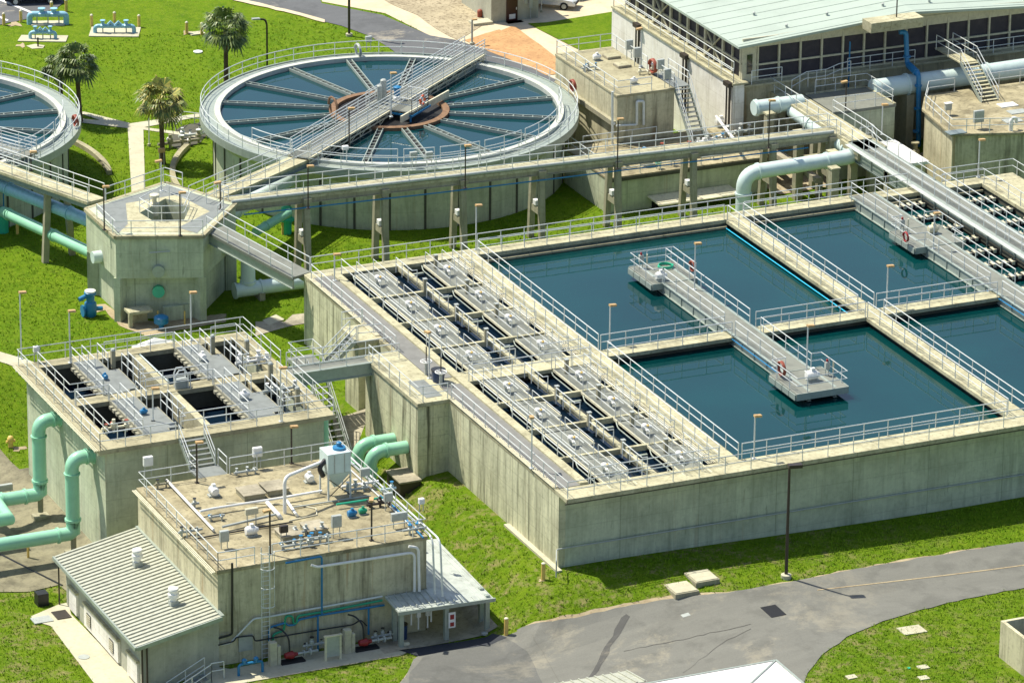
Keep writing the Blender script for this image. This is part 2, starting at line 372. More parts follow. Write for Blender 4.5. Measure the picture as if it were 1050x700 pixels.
def terrain():
    me=MB(); nx=len(FX); ny=len(FY)
    me.v=[(x,y,G(x,y)) for y in FY for x in FX]
    me.f=[f for j in range(ny-1) for i in range(nx-1) for f in ((j*nx+i,j*nx+i+1,(j+1)*nx+i+1),(j*nx+i,(j+1)*nx+i+1,(j+1)*nx+i))]
    return me
struct(terrain().build('ground',M['grass'],smooth=True))
DR=[]
def drape(name,poly,mt,off=0.03,px=True,thick=0,kind='structure'):
    P=[gt(*q) for q in poly] if px else [Vector((q[0],q[1],0)) for q in poly]
    if name!='lawn': DR.append([(p.x,p.y) for p in P])
    bm=bmesh.new(); vs=[bm.verts.new((p.x,p.y,0)) for p in P]; f=bm.faces.new(vs)
    if f.normal.z<0 or True: bm.normal_update()
    bmesh.ops.triangulate(bm,faces=bm.faces[:])
    x0,x1=min(p.x for p in P),max(p.x for p in P); y0,y1=min(p.y for p in P),max(p.y for p in P)
    for X in FX:
        if x0<X<x1: bmesh.ops.bisect_plane(bm,geom=bm.verts[:]+bm.edges[:]+bm.faces[:],plane_co=(X,0,0),plane_no=(1,0,0))
    for Y in FY:
        if y0<Y<y1: bmesh.ops.bisect_plane(bm,geom=bm.verts[:]+bm.edges[:]+bm.faces[:],plane_co=(0,Y,0),plane_no=(0,1,0))
    if -40<x0 and x1<50 and -30<y0 and y1<50:
        k0=int((x0-y1)/1.5)-1
        for k in range(k0,int((x1-y0)/1.5)+2): bmesh.ops.bisect_plane(bm,geom=bm.verts[:]+bm.edges[:]+bm.faces[:],plane_co=(1.5*k,0,0),plane_no=(1,-1,0))
    for v in bm.verts: v.co.z=Gm(v.co.x,v.co.y)+off
    bmesh.ops.recalc_face_normals(bm,faces=bm.faces)
    for f in bm.faces:
        if f.normal.z<0: f.normal_flip()
    if thick:
        r=bmesh.ops.extrude_face_region(bm,geom=bm.faces[:])
        for v in [e for e in r['geom'] if isinstance(e,bmesh.types.BMVert)]: v.co.z-=thick
        bmesh.ops.recalc_face_normals(bm,faces=bm.faces)
    me=bpy.data.meshes.new(name); bm.to_mesh(me); bm.free(); me.materials.append(mt)
    o=bpy.data.objects.new(name,me); scene.collection.objects.link(o); OFF[o.name]=Vector((0,0,0))
    o['kind']=kind; return o
def wob(poly,step=14,amp=2.2,seed=1):
    rnd=random.Random(seed); out=[]
    for a,b in zip(poly,poly[1:]+poly[:1]):
        L=math.hypot(b[0]-a[0],b[1]-a[1]); n=max(1,int(L/step)); out.append(a)
        for i in range(1,n):
            t=i/n; out.append((a[0]+(b[0]-a[0])*t+rnd.uniform(-amp,amp),a[1]+(b[1]-a[1])*t+rnd.uniform(-amp,amp)*.5))
    return out
# front road with its sandy verge
road=[(424,676),(436,668),(470,661),(521,652),(548,641),(600,631),(640,622),(668,617),(700,612),(745,608),(790,600),(810,597),(870,585),(950,571),(1060,554),(1120,545),(1120,588),(1050,603),(990,614),(945,625),(905,637),(868,653),(842,672),(828,690),(822,706),(815,760),(380,760)]
drape('verge',wob([(x+(0 if i<13 else -2),y-((4 if i<9 else 1) if 3<i<14 else -1 if i<3 else 1.5 if i>15 else 0)) for i,(x,y) in enumerate(road)],9,1.8,3),M['sand'],0.02)
drape('road',wob(road,9,1.1,4),M['asphalt'],0.045)
drape('road_patch',[(409,667),(505,651),(520,655),(455,668),(428,673)],M['tar'],0.06)
drape('road_repair',wob([(434,674),(470,664),(520,656),(540,668),(556,700),(570,740),(420,740),(420,690)],8,1,15),M['asphalt_mid'],.054)
drape('road_seam',wob([(642,630),(646,633),(630,658),(607,700),(601,700),(624,658),(637,634)],6,1.3,5),M['asphalt_dark'],0.058)
def crack(pts,w=.45,seed=1):
    rnd=random.Random(seed); P=[]; 
    for a,b in zip(pts[:-1],pts[1:]):
        n=max(2,int(math.hypot(b[0]-a[0],b[1]-a[1])/7))
        for i in range(n): t=i/n; P.append((a[0]+(b[0]-a[0])*t+rnd.uniform(-1,1),a[1]+(b[1]-a[1])*t+rnd.uniform(-.6,.6)))
    P.append(pts[-1]); drape('road_crack',[(x,y-w*rnd.uniform(.3,1)) for x,y in P]+[(x,y+w*rnd.uniform(.3,1)) for x,y in P[::-1]],M['crack'],.064)
crack([(545,652),(560,676),(575,702)],.5,2); crack([(640,668),(700,656),(770,640)],.3,3); crack([(700,690),(740,660),(770,645)],.3,5)
drape('road',[(530,646),(545,640),(566,637),(570,656),(535,662)],M['asphalt'],.043)

drape('road_marking',[(838,605),(1060,578),(1060,579.0),(838,605.9)],M['sand'],0.062)
# far roads and yards
drape('yard',[(330,-30),(330,2),(395,14),(441,37),(468,42),(500,60),(560,100),(640,110),(700,40),(700,-30)],M['plaza'],0.02)
drape('road',[(60,-60),(225,-6),(300,14),(333,23),(350,27),(380,38),(398,49),(440,80),(560,110),(620,120),(600,96),(548,72),(500,53),(470,42),(441,37),(392,16),(330,4),(300,-60)],M['asphalt_far'],0.045)
drape('verge',wob([(215,-8),(300,12),(333,21),(333,24),(300,15),(215,-5)],8,.8,2),M['plaza'],0.07)
drape('road',wob([(-40,-20),(18,-12),(58,-6),(66,3),(58,9),(28,20),(8,24),(-40,36)],9,.7,9),M['asphalt_far'],0.045)
drape('road_marking',[(0,-1),(33,13),(31,14.2),(-3,.4)],M['white'],0.06)
drape('road_marking',[(-3,16),(9,21.5),(7,22.5),(-5,17)],M['white'],0.06)
drape('gravel_yard',wob([(370,-14),(398,3),(428,16),(447,30),(470,42),(497,25),(488,0),(488,-20),(370,-20)],9,1,6),M['gravel'],0.05)
drape('lawn',[(541,25),(560,24),(628,13),(628,56),(598,54),(572,41)],M['grass'],0.075)
drape('wood_chips',wob([(476,42),(512,31),(568,66),(590,74),(560,78),(544,70),(510,57)],7,.7,8),M['chips'],0.06)
drape('stepping_strip',wob([(524,28),(530,29),(571,60),(569,67),(560,66),(514,32)],7,.5,8),M['chips'],0.066)
drape('gravel_patch',wob([(770,185),(800,160),(860,150),(875,170),(860,190),(800,200)],7,1,8),M['gravel'],0.05)
# footpaths and slabs
drape('footpath',[(80,116),(86,115),(134,127),(203,117),(214,122),(203,120.5),(148,131),(200,138),(200,141),(147,133.5),(149,200),(153,240),(132,240),(135,200),(131,132),(82,126),(82,122),(103,124)],M['path'],0.04)
drape('footpath',[(-40,344),(0,361),(66,386),(66,402),(-40,360)],M['path'],0.04)
drape('footpath',[(262,330),(292,330),(300,323),(345,318),(345,327),(300,334),(262,345)],M['pad'],0.04)
drape('footpath',[(269,329),(283,323),(292,328),(276,334)],M['path'],0.055)
drape('concrete_apron',[(-70,430),(0,460),(20,481),(32,480),(62,505),(110,560),(112,640),(60,600),(30,607),(-90,608)],M['apron'],0.05)
drape('footpath',[(32,632),(60,620),(70,618),(73,630),(146,705),(150,740),(134,740),(96,700),(52,642),(32,636)],M['path'],0.05)
drape('footpath',[(170,740),(196,682),(236,686),(395,655),(428,664),(412,672),(240,702),(210,712),(200,745)],M['path'],0.05)
drape('bare_soil',wob([(95,322),(108,318),(122,334),(150,345),(232,330),(232,322),(160,330),(125,325),(108,312),(97,313),(86,327)],5,1,9),M['sand'],0.03)
for i,(x,y,s_) in enumerate([(555,595,3),(600,640,0),(18,460,7),(29,131,0),(22,47,5),(92,42,0),(15,25,7),(192,34,5),(212,33,0)]):
    if s_: drape('bare_soil',wob([(x+s_*(1+.5*math.sin(a*2.3+i))*math.cos(a*.7),y+s_*.4*(1+.5*math.sin(a*2.3+i))*math.sin(a*.7)) for a in range(9)],3,.8,i),M['sand'],0.028)
for lab,x0,y0,sx in (('first',932,646,11),('second',912,672,0),('third',946,684,5),('4',873,693,5),('5',946,694,5)): pass

# ================================================================== BIG SETTLING BASIN
bas=T('settling_basin','large rectangular concrete settling basin with four teal pools and railed walkways','settling basin',(0,0,-5))
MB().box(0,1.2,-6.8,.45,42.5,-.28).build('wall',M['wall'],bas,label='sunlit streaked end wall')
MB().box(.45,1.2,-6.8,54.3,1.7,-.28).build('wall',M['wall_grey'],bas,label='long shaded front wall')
MB().box(.45,42.0,-6.8,54.3,42.5,-.28).build('wall',M['wall_grey'],bas)
MB().box(53.8,1.7,-6.8,54.3,42.0,-.28).build('wall',M['wall_grey'],bas)
dv=MB(); 
dv.box(11.1,1.7,-5,11.9,42,-.28); dv.box(31.5,1.7,-5,32.1,42,-.28); dv.box(11.9,21.1,-5,31.5,21.6,-.28); dv.box(32.1,21.1,-5,42,21.6,-.28); dv.box(.45,20.4,-5,11.1,20.9,-.28)
dv.box(42.2,1.7,-5,42.6,42,-.35); dv.box(46.4,1.7,-5,47.2,42,-.28); dv.box(51.5,1.7,-5,52,42,-.28)
dv.build('divider_wall',M['stain'],bas)
def deck(n,*b,mt='deck',**k): return MB().box(*b).build(n,M[mt],bas,bevel=0.03,**k)
d_near=deck('walkway_deck',-.02,0,-.28,54.6,1.76,0)
d_far=deck('walkway_deck',-.02,41.6,-.28,54.6,42.85,.002)
d_m=deck('walkway_deck',11.0,1.76,-.28,12.4,41.6,.001)
d_n=deck('walkway_deck',31.15,1.76,-.28,32.5,41.6,.001,mt='deck')
d_mid=deck('walkway_deck',12.4,20.74,-.27,31.15,22.0,-.001)
d_mid2=deck('walkway_deck',32.5,20.74,-.27,41.5,22.0,-.001)
d_x=deck('walkway_deck',2.2,20.1,-.28,11.0,21.9,-.001)
d_r=deck('walkway_deck',51.4,1.76,-.28,54.6,41.6,.001)
deck('curb',1.65,1.76,-.2,2.2,41.6,.16)
deck('ledge',12.4,41.35,-.6,31.15,41.6,-.42,mt='deck_old'); deck('ledge',32.5,41.35,-.6,51.4,41.6,-.42,mt='deck_old')
MB().box(-.35,.6,-5.4,-.001,8.5,-4.84).build('footing_strip',M['path'],bas)
# brackets under the overhanging front walkway
b=MB()
x=1.0
while x<54: b.add([(x,0.15,-.281),(x+.22,.15,-.281),(x+.22,1.2,-.281),(x,1.2,-.281),(x,1.2,-.75),(x+.22,1.2,-.75)],[(0,1,2,3),(0,3,4),(1,5,2),(3,2,5,4),(0,4,5,1)]); x+=3.5
b.build('bracket',M['wall_grey'],bas,label='row of brackets under the walkway')
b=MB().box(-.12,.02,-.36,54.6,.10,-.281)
b.build('drip_edge',M['stain'],bas)  # dark strip stands in for the shade below the walkway edge
# pipe running along the front wall
b=MB().tube(pipe_path([(-.9,-.5,-4.7),(-.9,-.5,-3.6),(-.2,1.0,-3.6),(20,1.08,-3.75),(54,1.08,-4.1)],.2),.045,6)
b.build('conduit',M['grey'],bas)
for x in range(3,54,6): b=MB().box(x,1.0,-3.95,x+.12,1.2,-3.55)
# side walkway of dark grating with its raised kerb
MB().box(.28,1.76,-.1,1.65,20.0,.03).build('grating',M['conveyor'],bas); MB().box(.28,21.2,-.1,1.65,41.5,.03).build('grating',M['conveyor'],bas)
MB().box(0,20.0,-.1,1.65,21.2,.0).build('walkway_deck',M['deck'],bas)
deck('edge_strip',-.02,1.76,-.28,.28,18,-.0,mt='deck_old'); deck('edge_strip',-.02,26.5,-.28,.28,41.6,-.0,mt='deck_old')
cb=MB()
for i in range(4): cb.tube([(-.06+.09*i,1.9,.07),(-.06+.09*i,17.8,.07)],.028,5); cb.tube([(-.06+.09*i,29.8,.07),(-.06+.09*i,41.4,.07)],.028,5)
cb.build('conduit',M['cream'],bas,label='bundle of conduits along the walkway edge')
# notch platform
MB().box(-2.1,18.0,-5.6,-.001,26.6,-.28).build('wall',M['wall'],bas,label='projecting bay wall')
MB().box(-2.2,17.8,-.28,.28,26.9,.004).build('walkway_deck',M['deck'],bas,bevel=.03)
MB().box(-1.3,18.5,.006,-.2,21.5,.03).build('grating',M['grate'],bas)
# stair landing bay
MB().box(-1.5,29.4,-.28,-.02,32.3,.004).build('walkway_deck',M['deck'],bas,bevel=.03)
MB().box(-1.3,29.7,-5.6,-.001,32,-.28).build('wall',M['wall'],bas)
# railings of the basin
Z=0.0
rail([(.08,17.7,0),(.08,.12,0),(54.5,.12,0)],d_near)
rail([(2.3,1.66,0),(10.9,1.66,0)],d_near); rail([(12.5,1.66,0),(31.0,1.66,0)],d_near); rail([(32.6,1.66,0),(41.0,1.66,0)],d_near)
rail([(.6,42.75,0),(46.0,42.75,0)],d_far); rail([(12.5,41.7,0),(31.05,41.7,0)],d_far); rail([(32.6,41.7,0),(41.0,41.7,0)],d_far); rail([(48.2,42.75,0),(54.5,42.75,0),(54.5,2,0)],d_far)
rail([(48.2,41.7,0),(51.5,41.7,0),(51.5,3,0)],d_r)
rail([(11.08,1.9,0),(11.08,41.4,0)],d_m); rail([(12.32,1.8,0),(12.32,20.7,0)],d_m); rail([(12.32,22.1,0),(12.32,41.5,0)],d_m)
rail([(31.22,1.9,0),(31.22,20.7,0)],d_n); rail([(31.22,22.1,0),(31.22,41.5,0)],d_n); rail([(32.42,1.8,0),(32.42,20.7,0)],d_n); rail([(32.42,22.1,0),(32.42,41.5,0)],d_n)
rail([(12.4,20.8,0),(21.3,20.8,0)],d_mid); rail([(23.6,20.8,0),(31.1,20.8,0)],d_mid); rail([(12.4,21.92,0),(21.3,21.92,0)],d_mid); rail([(23.6,21.92,0),(31.1,21.92,0)],d_mid)
rail([(32.5,20.8,0),(41.0,20.8,0)],d_mid2); rail([(32.5,21.92,0),(41.0,21.92,0)],d_mid2)
rail([(2.6,20.2,0),(10.9,20.2,0)],d_x,sp=1.3); rail([(2.6,21.8,0),(6.3,21.8,0)],d_x); rail([(8.0,21.8,0),(10.9,21.8,0)],d_x)
rail([(2.28,1.9,.1),(2.28,20.0,.1)],bas,sp=2.4); rail([(2.28,22.0,.1),(2.28,41.4,.1)],bas,sp=2.4)
rail([(.1,28.8,0),(.1,41.4,0)],bas); rail([(-2.1,26.0,0),(-2.1,17.9,0),(-.1,17.9,0)],bas); rail([(.1,26.8,0),(.1,29.2,0),(-1.45,29.45,0)],bas)
rail([(-1.45,32.2,0),(-.05,32.2,0)],bas)
# water of the pools
def water(x0,y0,x1,y1,z,mt): return struct(MB().add([(x0,y0,z),(x1,y0,z),(x1,y1,z),(x0,y1,z)],[(0,1,2,3)]).build('water',M[mt]))
water(11.9,1.7,31.5,21.1,-.62,'water'); water(11.9,21.6,31.5,42,-.62,'water'); water(32.1,1.7,42.2,21.1,-.62,'water'); water(32.1,21.6,42.2,42,-.62,'water')
water(42.6,1.7,46.4,42,-.75,'water'); water(47.2,1.7,51.5,42,-.75,'water'); water(.45,1.7,11.1,42,-.62,'water_dark')
# filter cell beams
fb=MB()
YB=[6.15,11.05,15.9,26.3,31.35,36.4]
for y in YB: fb.box(2.2,y-.12,-.32,11.0,y+.12,.035)
fb.box(6.45,1.76,-.34,6.8,20.1,.0); fb.box(6.45,21.9,-.34,6.8,41.6,.0)
fb.build('cross_beam',M['deck'],bas,label='grid of narrow beams between the filter cells')
fb=MB()
for y0,y1 in [(1.76,20.1),(21.9,41.6)]: fb.box(2.3,y0,-.58,2.6,y1,-.4)
for y in YB+[41.3]: fb.box(6.9,y-.6,-.55,8.0,y-.4,-.4)
fb.build('launder',M['steel'],bas)
cb=MB()
for i in range(5): cb.tube([(10.35+.13*i,1.9,-.02),(10.35+.13*i,20,-.02)],.03,5); cb.tube([(10.35+.13*i,22,-.02),(10.35+.13*i,41.4,-.02)],.03,5)
cb.build('conduit',M['cream'],bas,label='bundle of conduits beside the middle wall')
MB().tube([(31.0,22.2,-.5),(31.0,41.2,-.5)],.035,6).build('hose_line',paint('bright_cyan_line',(0.05,0.55,0.85),.4),bas,label='bright cyan line along the pool edge')
# ---- gratings over the filter cells, a valve actuator on each
def mk_platform():
    t=T('grating_platform','','grating platform',(0,0,0),'grating platforms over the filter cells')
    MB().box(-.6,-2.35,-.12,1.1,2.45,-.02).build('grating',M['grate2'],t)
    MB().box(1.1,-.2,-.12,1.5,2.3,-.025).build('side_panel',M['grate2'],t)
    f=MB().box(-.66,-2.35,-.14,-.6,2.45,.02).box(1.5,-.2,-.2,1.56,2.3,.02).box(1.1,-2.35,-.2,1.16,-.2,.02).box(1.1,2.3,-.2,1.56,2.36,.02)
    f.build('edge_trim',M['cream'],t)
    h=MB()
    for x in (-.6,-.1,.62):
        h.tube([(x,-2.0,1.0),(x,2.2,1.0)] if x!=-.1 else [(x,-2.1,1.0),(x,-.7,1.0)],.024,5)
        if x!=-.1: h.tube([(x,-2.0,.52),(x,2.2,.52)],.025,5)
        for y in (-2.0,.1,2.2):
            if x!=-.1: h.tube([(x,y,-.1),(x,y,1.0)],.028,5)
    h.build('handrail',M['rail'],t)
    MB().tube(pipe_path([(-.65,2.7,-.15),(-.78,2.2,-.3),(-.78,-1.6,-.3)],.3),.04,7).build('spray_pipe',M['steel'],t)
    c=MB()
    for y in (-1.8,-.6,.6,1.8): c.box(-.9,y-.25,-.42,-.83,y+.25,-.2)
    return reg(t)
def mk_valve():
    t=T('valve_actuator','','valve actuator',(0,0,0),'white valve actuators on the filter gratings')
    MB().lathe((0,0,-.02),[(.10,0),(.10,.3),(.16,.34),(.16,.4)],12).build('stem',M['grey'],t,smooth=True)
    MB().lathe((0,0,.5),[(.02,-.22),(.16,-.17),(.21,-.05),(.21,.08),(.16,.17),(.05,.22)],16,).build('housing',M['white'],t,smooth=True)
    MB().lathe((0,-.02,.45),[(.13,.22),(.13,.42),(.09,.47)],12,'x').lathe((.0,-.4,.4),[(.08,-.1),(.12,0),(.08,.12)],10,'y').build('handwheel',M['white'],t,smooth=True)
    MB().lathe((.12,-.22,.62),[(.07,-.03),(.09,.03),(.03,.09)],10).build('cap',M['yellow'],t,smooth=True)
    return reg(t)
def mk_post():
    t=T('stub_post','','post',(0,0,0),'square posts on the filter beams')
    MB().box(-.12,-.12,0,.12,.12,.9).build('shaft',M['column'],t,bevel=.02); MB().box(-.14,-.14,.9,.14,.14,.94).build('cap',M['grey'],t)
    return reg(t)
pf,vf,ps=mk_platform(),mk_valve(),mk_post()
YV=[38.72,33.45,28.6,23.5,17.55,12.7,7.75,2.9]; on=['nearest the far wall','second from the far wall','third from the far wall','just beyond the cross walkway','just in front of the cross walkway','third from the front wall','second from the front wall','beside the front wall']

for ci,(X,cn,rw) in enumerate(((3.78,'left row','left')  ,(8.8,'right row','right'))):
    for i,y in enumerate(YV):
        for k,(pr,lab,lc) in enumerate(((pf,'grating platform in the %s of filter cells, %s'%(cn,on[i]),(X,y,0)),
                                  (vf,'white valve actuator on the %s of gratings, %s'%(cn,on[i]),(X,y,0)),
                                  (ps,'short square post beside the %s of gratings, %s'%(cn,on[i]),(6.2 if ci==0 else X-.1,y-2.4 if ci==0 else y+1.6,0)))):
            if k==2 and i in (3,) : continue
            if k==2 and ci==0 and i==7: continue
            if ci==0 and i==0: pr['label']=lab; pr.location=lc
            else: dup(pr,lc,lab)
# cell side railings
csr=MB()
for X in (6.05,10.2):
    for y in YV: railmesh(csr,[(X,y+2.2,-.05),(X,y-.6,-.05),(X+.35,y-.6,-.05)],sp=1.0,h=.95)
csr.build('railing',M['rail'],bas,label='short railings beside the filter cells')
pcs=MB()
for y in YV:
    for k in range(4): pcs.box(10.25,y+.2+k*.5,-.9,10.4,y+.35+k*.5,-.05); None
pcs.build('hanger',M['steel'],bas)

# ================================================================== LAMPS
def scale_at(p): return F_PX/((p-CP).dot(CF))*CU.z
def lamp(bx,by,ty,z,label,tone='grey',arm=(1,0),r=.05,group='flood lights on short posts'):
    b=g(bx,by,z); h=(by-ty)/scale_at(b)
    t=T('light_post',label,'light post',b,group)
    m_={'grey':M['rail'],'dark':M['bronze']}[tone]
    MB().tube([b,b+Vector((0,0,h))],r,8).build('pole',m_,t,smooth=True)
    MB().box(b.x-.12,b.y-.12,b.z,b.x+.12,b.y+.12,b.z+.05).build('base_plate',m_,t)
    a=Vector((arm[0],arm[1],0)).normalized(); q=b+Vector((0,0,h)); sd=Vector((-a.y,a.x,0))
    MB().beam(q-a*.05,q+a*.42-Vector((0,0,.04)),.26,.13).build('lamp_head',M['tan'],t)
    return t
# ================================================================== WALKWAYS OVER THE POOLS
def walkway(name,label,cat,x0,x1,y0,y1,z,loc,group=None,mt='grate2'):
    t=T(name,label,cat,loc,group)
    MB().box(x0,y0,z-.06,x1,y1,z).build('grating',M[mt],t)
    for s_,x in ((-1,x0),(1,x1)):
        gd=MB().box(x-.03,y0,z-.62,x+.03,y1,z-.02).box(x-.13,y0,z-.68,x+.13,y1,z-.62).box(x-.10,y0,z-.02,x+.10,y1,z+.03)
        for k in range(int((y1-y0)/1.8)): gd.box(x-.09,y0+k*1.8+.5,z-.62,x+.09,y0+k*1.8+.56,z-.02)
        gd.build('girder',M['steel'],t)
    return t
b1=walkway('pool_walkway','long narrow walkway crossing two pools with a square platform at each end','walkway',21.45,23.3,10,35,.12,(22.4,22,0),'walkways reaching over the teal pools')
def platf(t,x0,y0,x1,y1,z,lab=None):
    MB().box(x0,y0,z-.07,x1,y1,z).build('platform',M['grate2'],t,label=lab)
    f=MB()
    n=4
    for k in range(n): f.box(x0-.1,y0+(y1-y0)*k/n+.04,z-.42,x0-.02,y0+(y1-y0)*(k+1)/n-.04,z-.04)
    f.box(x0-.02,y0-.06,z-.42,x1+.02,y0,z+.03); f.box(x1,y0,z-.42,x1+.06,y1,z+.03); f.box(x0,y1,z-.42,x1,y1+.06,z+.03)
    f.build('fascia',M['steel'],t)
platf(b1,20.65,31.4,23.95,35.1,.14); platf(b1,20.4,9.75,24.05,13.5,.14)
rail([(21.45,31.3,.12),(21.45,22.2,.12)],b1); rail([(21.45,20.6,.12),(21.45,13.4,.12),(20.45,13.4,.12),(20.45,9.8,.12),(24.0,9.8,.12),(24.0,13.4,.12),(23.3,13.4,.12),(23.3,20.6,.12)],b1)
rail([(23.3,22.2,.12),(23.3,34.9,.12)],b1); rail([(21.4,31.45,.12),(20.7,31.45,.12),(20.7,35.0,.12),(23.9,35.0,.12),(23.9,31.5,.12)],b1)
b2=walkway('pool_walkway','long walkway from the far wall along the right pools with a jutting platform','walkway',41.25,43.15,.6,42.4,.12,(42.2,22,0),'walkways reaching over the teal pools')
platf(b2,40.35,31.0,44.1,34.7,.14)
rail([(41.25,42.2,.12),(41.25,34.7,.12),(40.4,34.65,.12),(40.4,31.05,.12),(41.25,31.0,.12),(41.25,22.2,.12)],b2); rail([(43.15,42.2,.12),(43.15,34.7,.12),(44.05,34.65,.12),(44.05,31.05,.12),(43.15,31.0,.12),(43.15,22.2,.12)],b2)
rail([(41.25,20.6,.12),(41.25,1.8,.12)],b2); rail([(43.15,20.6,.12),(43.15,1.8,.12)],b2)
MB().tube([(41.1,22.3,-.1),(41.1,4,-.1)],.05,6).build('hose_line',M['blue'],b2)
MB().tube([(21.3,22.3,-.1),(21.3,13.6,-.1)],.045,6).build('hose_line',M['blue'],b1)
# channel walkway
cw=T('channel_walkway','long straight elevated walkway running from the screened building down the channel','walkway',(47.2,40,0))
MB().box(46.5,6,.22,48.1,52.4,.3).build('grating',M['grate2'],cw)
for x in (46.45,48.15):
    gd=MB().box(x-.04,6,-.75,x+.04,52.4,.26).box(x-.16,6,-.82,x+.16,52.4,-.75).box(x-.14,6,.26,x+.14,52.4,.32)
    for k in range(24): gd.box(x-.12,7+k*1.9,-.75,x+.12,7.06+k*1.9,.26)
    gd.build('girder',M['steel'],cw)
MB().box(46.4,52.4,.0,48.3,68.4,.42).build('deck',M['deck'],cw)
MB().box(46.2,50.6,-.5,48.6,53.4,.3).build('landing',M['deck'],cw)
rail([(46.5,6,.3),(46.5,50.5,.3),(46.45,53.2,.42),(46.45,68,.42)],cw); rail([(48.1,6,.3),(48.1,50.5,.3),(48.25,53.2,.42),(48.25,58.5,.42)],cw)
rail([(46.75,6,.3),(46.75,50,.3)],cw,sp=4,h=.9)
for y in (46.5,52,58,62,66.5):
    cp=MB(); cp.box(46.3,y-.25,-6,46.85,y+.25,-.1); cp.box(47.9,y-.25,-6,48.4,y+.25,-.1); cp.box(46.3,y-.3,-.75,48.4,y+.3,-.1); cp.build('column_bent',M['column'],cw)
cb=MB()
for i in range(4): cb.tube([(46.2-.1*i,8,.35),(46.2-.1*i,52,.35)],.03,5)
cb.build('conduit',M['rail'],cw)
# troughs across the channels
def trough(x0,x1,y,label):
    t=T('overflow_trough',label,'trough',((x0+x1)/2,y,-.7),'notched troughs across the channels')
    MB().box(x0,y-.24,-.78,x1,y+.24,-.42).build('tray',M['dark'],t)
    m_=MB(); n=int((x1-x0)/.42)
    for k in range(n):
        xa=x0+(x1-x0)*k/n
        for s_ in (-1,1): m_.box(xa+.03,y+s_*.25-.03,-.6,xa+.27,y+s_*.25+.03,-.34)
        m_.box(xa+.03,y-.24,-.41,xa+.2,y+.24,-.36)
    m_.build('notched_edge',M['cream'],t); return t
ordn=['first','second','third','fourth','fifth','sixth','seventh','eighth','ninth','tenth','eleventh','twelfth','thirteenth','fourteenth','fifteenth','sixteenth','seventeenth','eighteenth','nineteenth','twentieth']
for i in range(8): trough(43.4,46.3,40.5-2.58*i,'notched trough left of the channel walkway, %s from the far wall'%ordn[i])
for i in range(4): trough(48.3,51.45,39.6-2.45*i,'notched trough right of the channel walkway, %s from the far wall'%ordn[i])
# lamps of the basin
lamp(827,381,334,.12,'flood light post at the front platform of the long pool walkway')
lamp(909,314,273,0,'flood light post at the crossing of the middle pool walls')
lamp(773,470,426,0,'flood light post at the front corner of the pools')
lamp(625,352,313,0,'flood light post where the middle wall meets the filter cells')
lamp(488,256,211,0,'flood light post on the far wall above the filter cells')
lamp(957,255,219,.12,'flood light post on the jutting platform over the right pool')
lamp(343,288,261,0,'flood light post at the left end of the far walkway')
lamp(440,388,341,0,'flood light post beside the dark bin on the notch platform',arm=(-.2,1))
lamp(545,480,428,.1,'flood light post beside the dark side walkway',arm=(.3,1))
lamp(712,297,250,.12,'flood light post on the rear platform with the green hose')
# things on the platforms
def coil(name,label,cat,c,R,r,mt,axis='z',turns=3,cr=None):
    pts=[]
    for k in range(turns*20+1):
        a=2*math.pi*k/20; rr=R*(1+.05*math.sin(k*.9)); h=(k/20)*r*1.2
        pts.append(Vector(c)+(Vector((rr*math.cos(a),rr*math.sin(a),h)) if axis=='z' else Vector((h,rr*math.cos(a),rr*math.sin(a)))))
    return tag(MB().tube(pts,r,6).build(name,mt,None,c,smooth=True),label,cat)
coil('hose','bright green hose coiled on the rear pool platform','hose',(22.9,34.1,.18),.5,.035,M['tealgreen'],turns=4)
coil('hose','rust red hose hung in a ring on the front pool platform railing','hose',g(800,378,.75),.45,.04,M['hose'],'x',4)
coil('hose','bright red hose hung on the railing of the jutting right platform','hose',g(928,243,.7),.33,.035,M['red'],'x',3)
coil('hose','dark red hose hung on the right rail of the rear pool platform','hose',g(709,273,.75),.35,.05,M['hose'],'x',3)
def motor(name,label,c,s_=1,mt='white',group=None,ax=0,cat='motor'):
    c=Vector(c); t=T(name,label,cat,c,group)
    MB().box(c.x-.35*s_,c.y-.22*s_,c.z,c.x+.35*s_,c.y+.22*s_,c.z+.1*s_).build('base',M['grey'],t)
    d='x' if ax==0 else 'y'
    cc=c+Vector((0,0,.36*s_))
    MB().lathe(cc,[(.05*s_,-.4*s_),(.22*s_,-.38*s_),(.27*s_,-.25*s_),(.27*s_,.2*s_),(.2*s_,.3*s_),(.12*s_,.42*s_)],16,d).build('body',M[mt],t,smooth=True)
    f=MB()
    for k in range(5): f.lathe(cc+(Vector((1,0,0)) if ax==0 else Vector((0,1,0)))*(-.22+.1*k)*s_,[(.29*s_,-.012),(.29*s_,.012)],16,d)
    f.build('cooling_fins',M[mt],t)
    MB().box(cc.x-.1*s_,cc.y-.1*s_,cc.z+.22*s_,cc.x+.12*s_,cc.y+.1*s_,cc.z+.42*s_).build('terminal_box',M[mt],t,bevel=.01)
    return t
motor('drive_motor','white drive motor on the front platform of the long pool walkway',(22.4,11.5,.14),1.15)
motor('drive_motor','white drive motor on the rear platform beside the lamp post',(21.5,31.9,.14),1.0)
motor('drive_motor','pale drive motor on the jutting right platform',(42.9,33.2,.14),1.0,'cream')
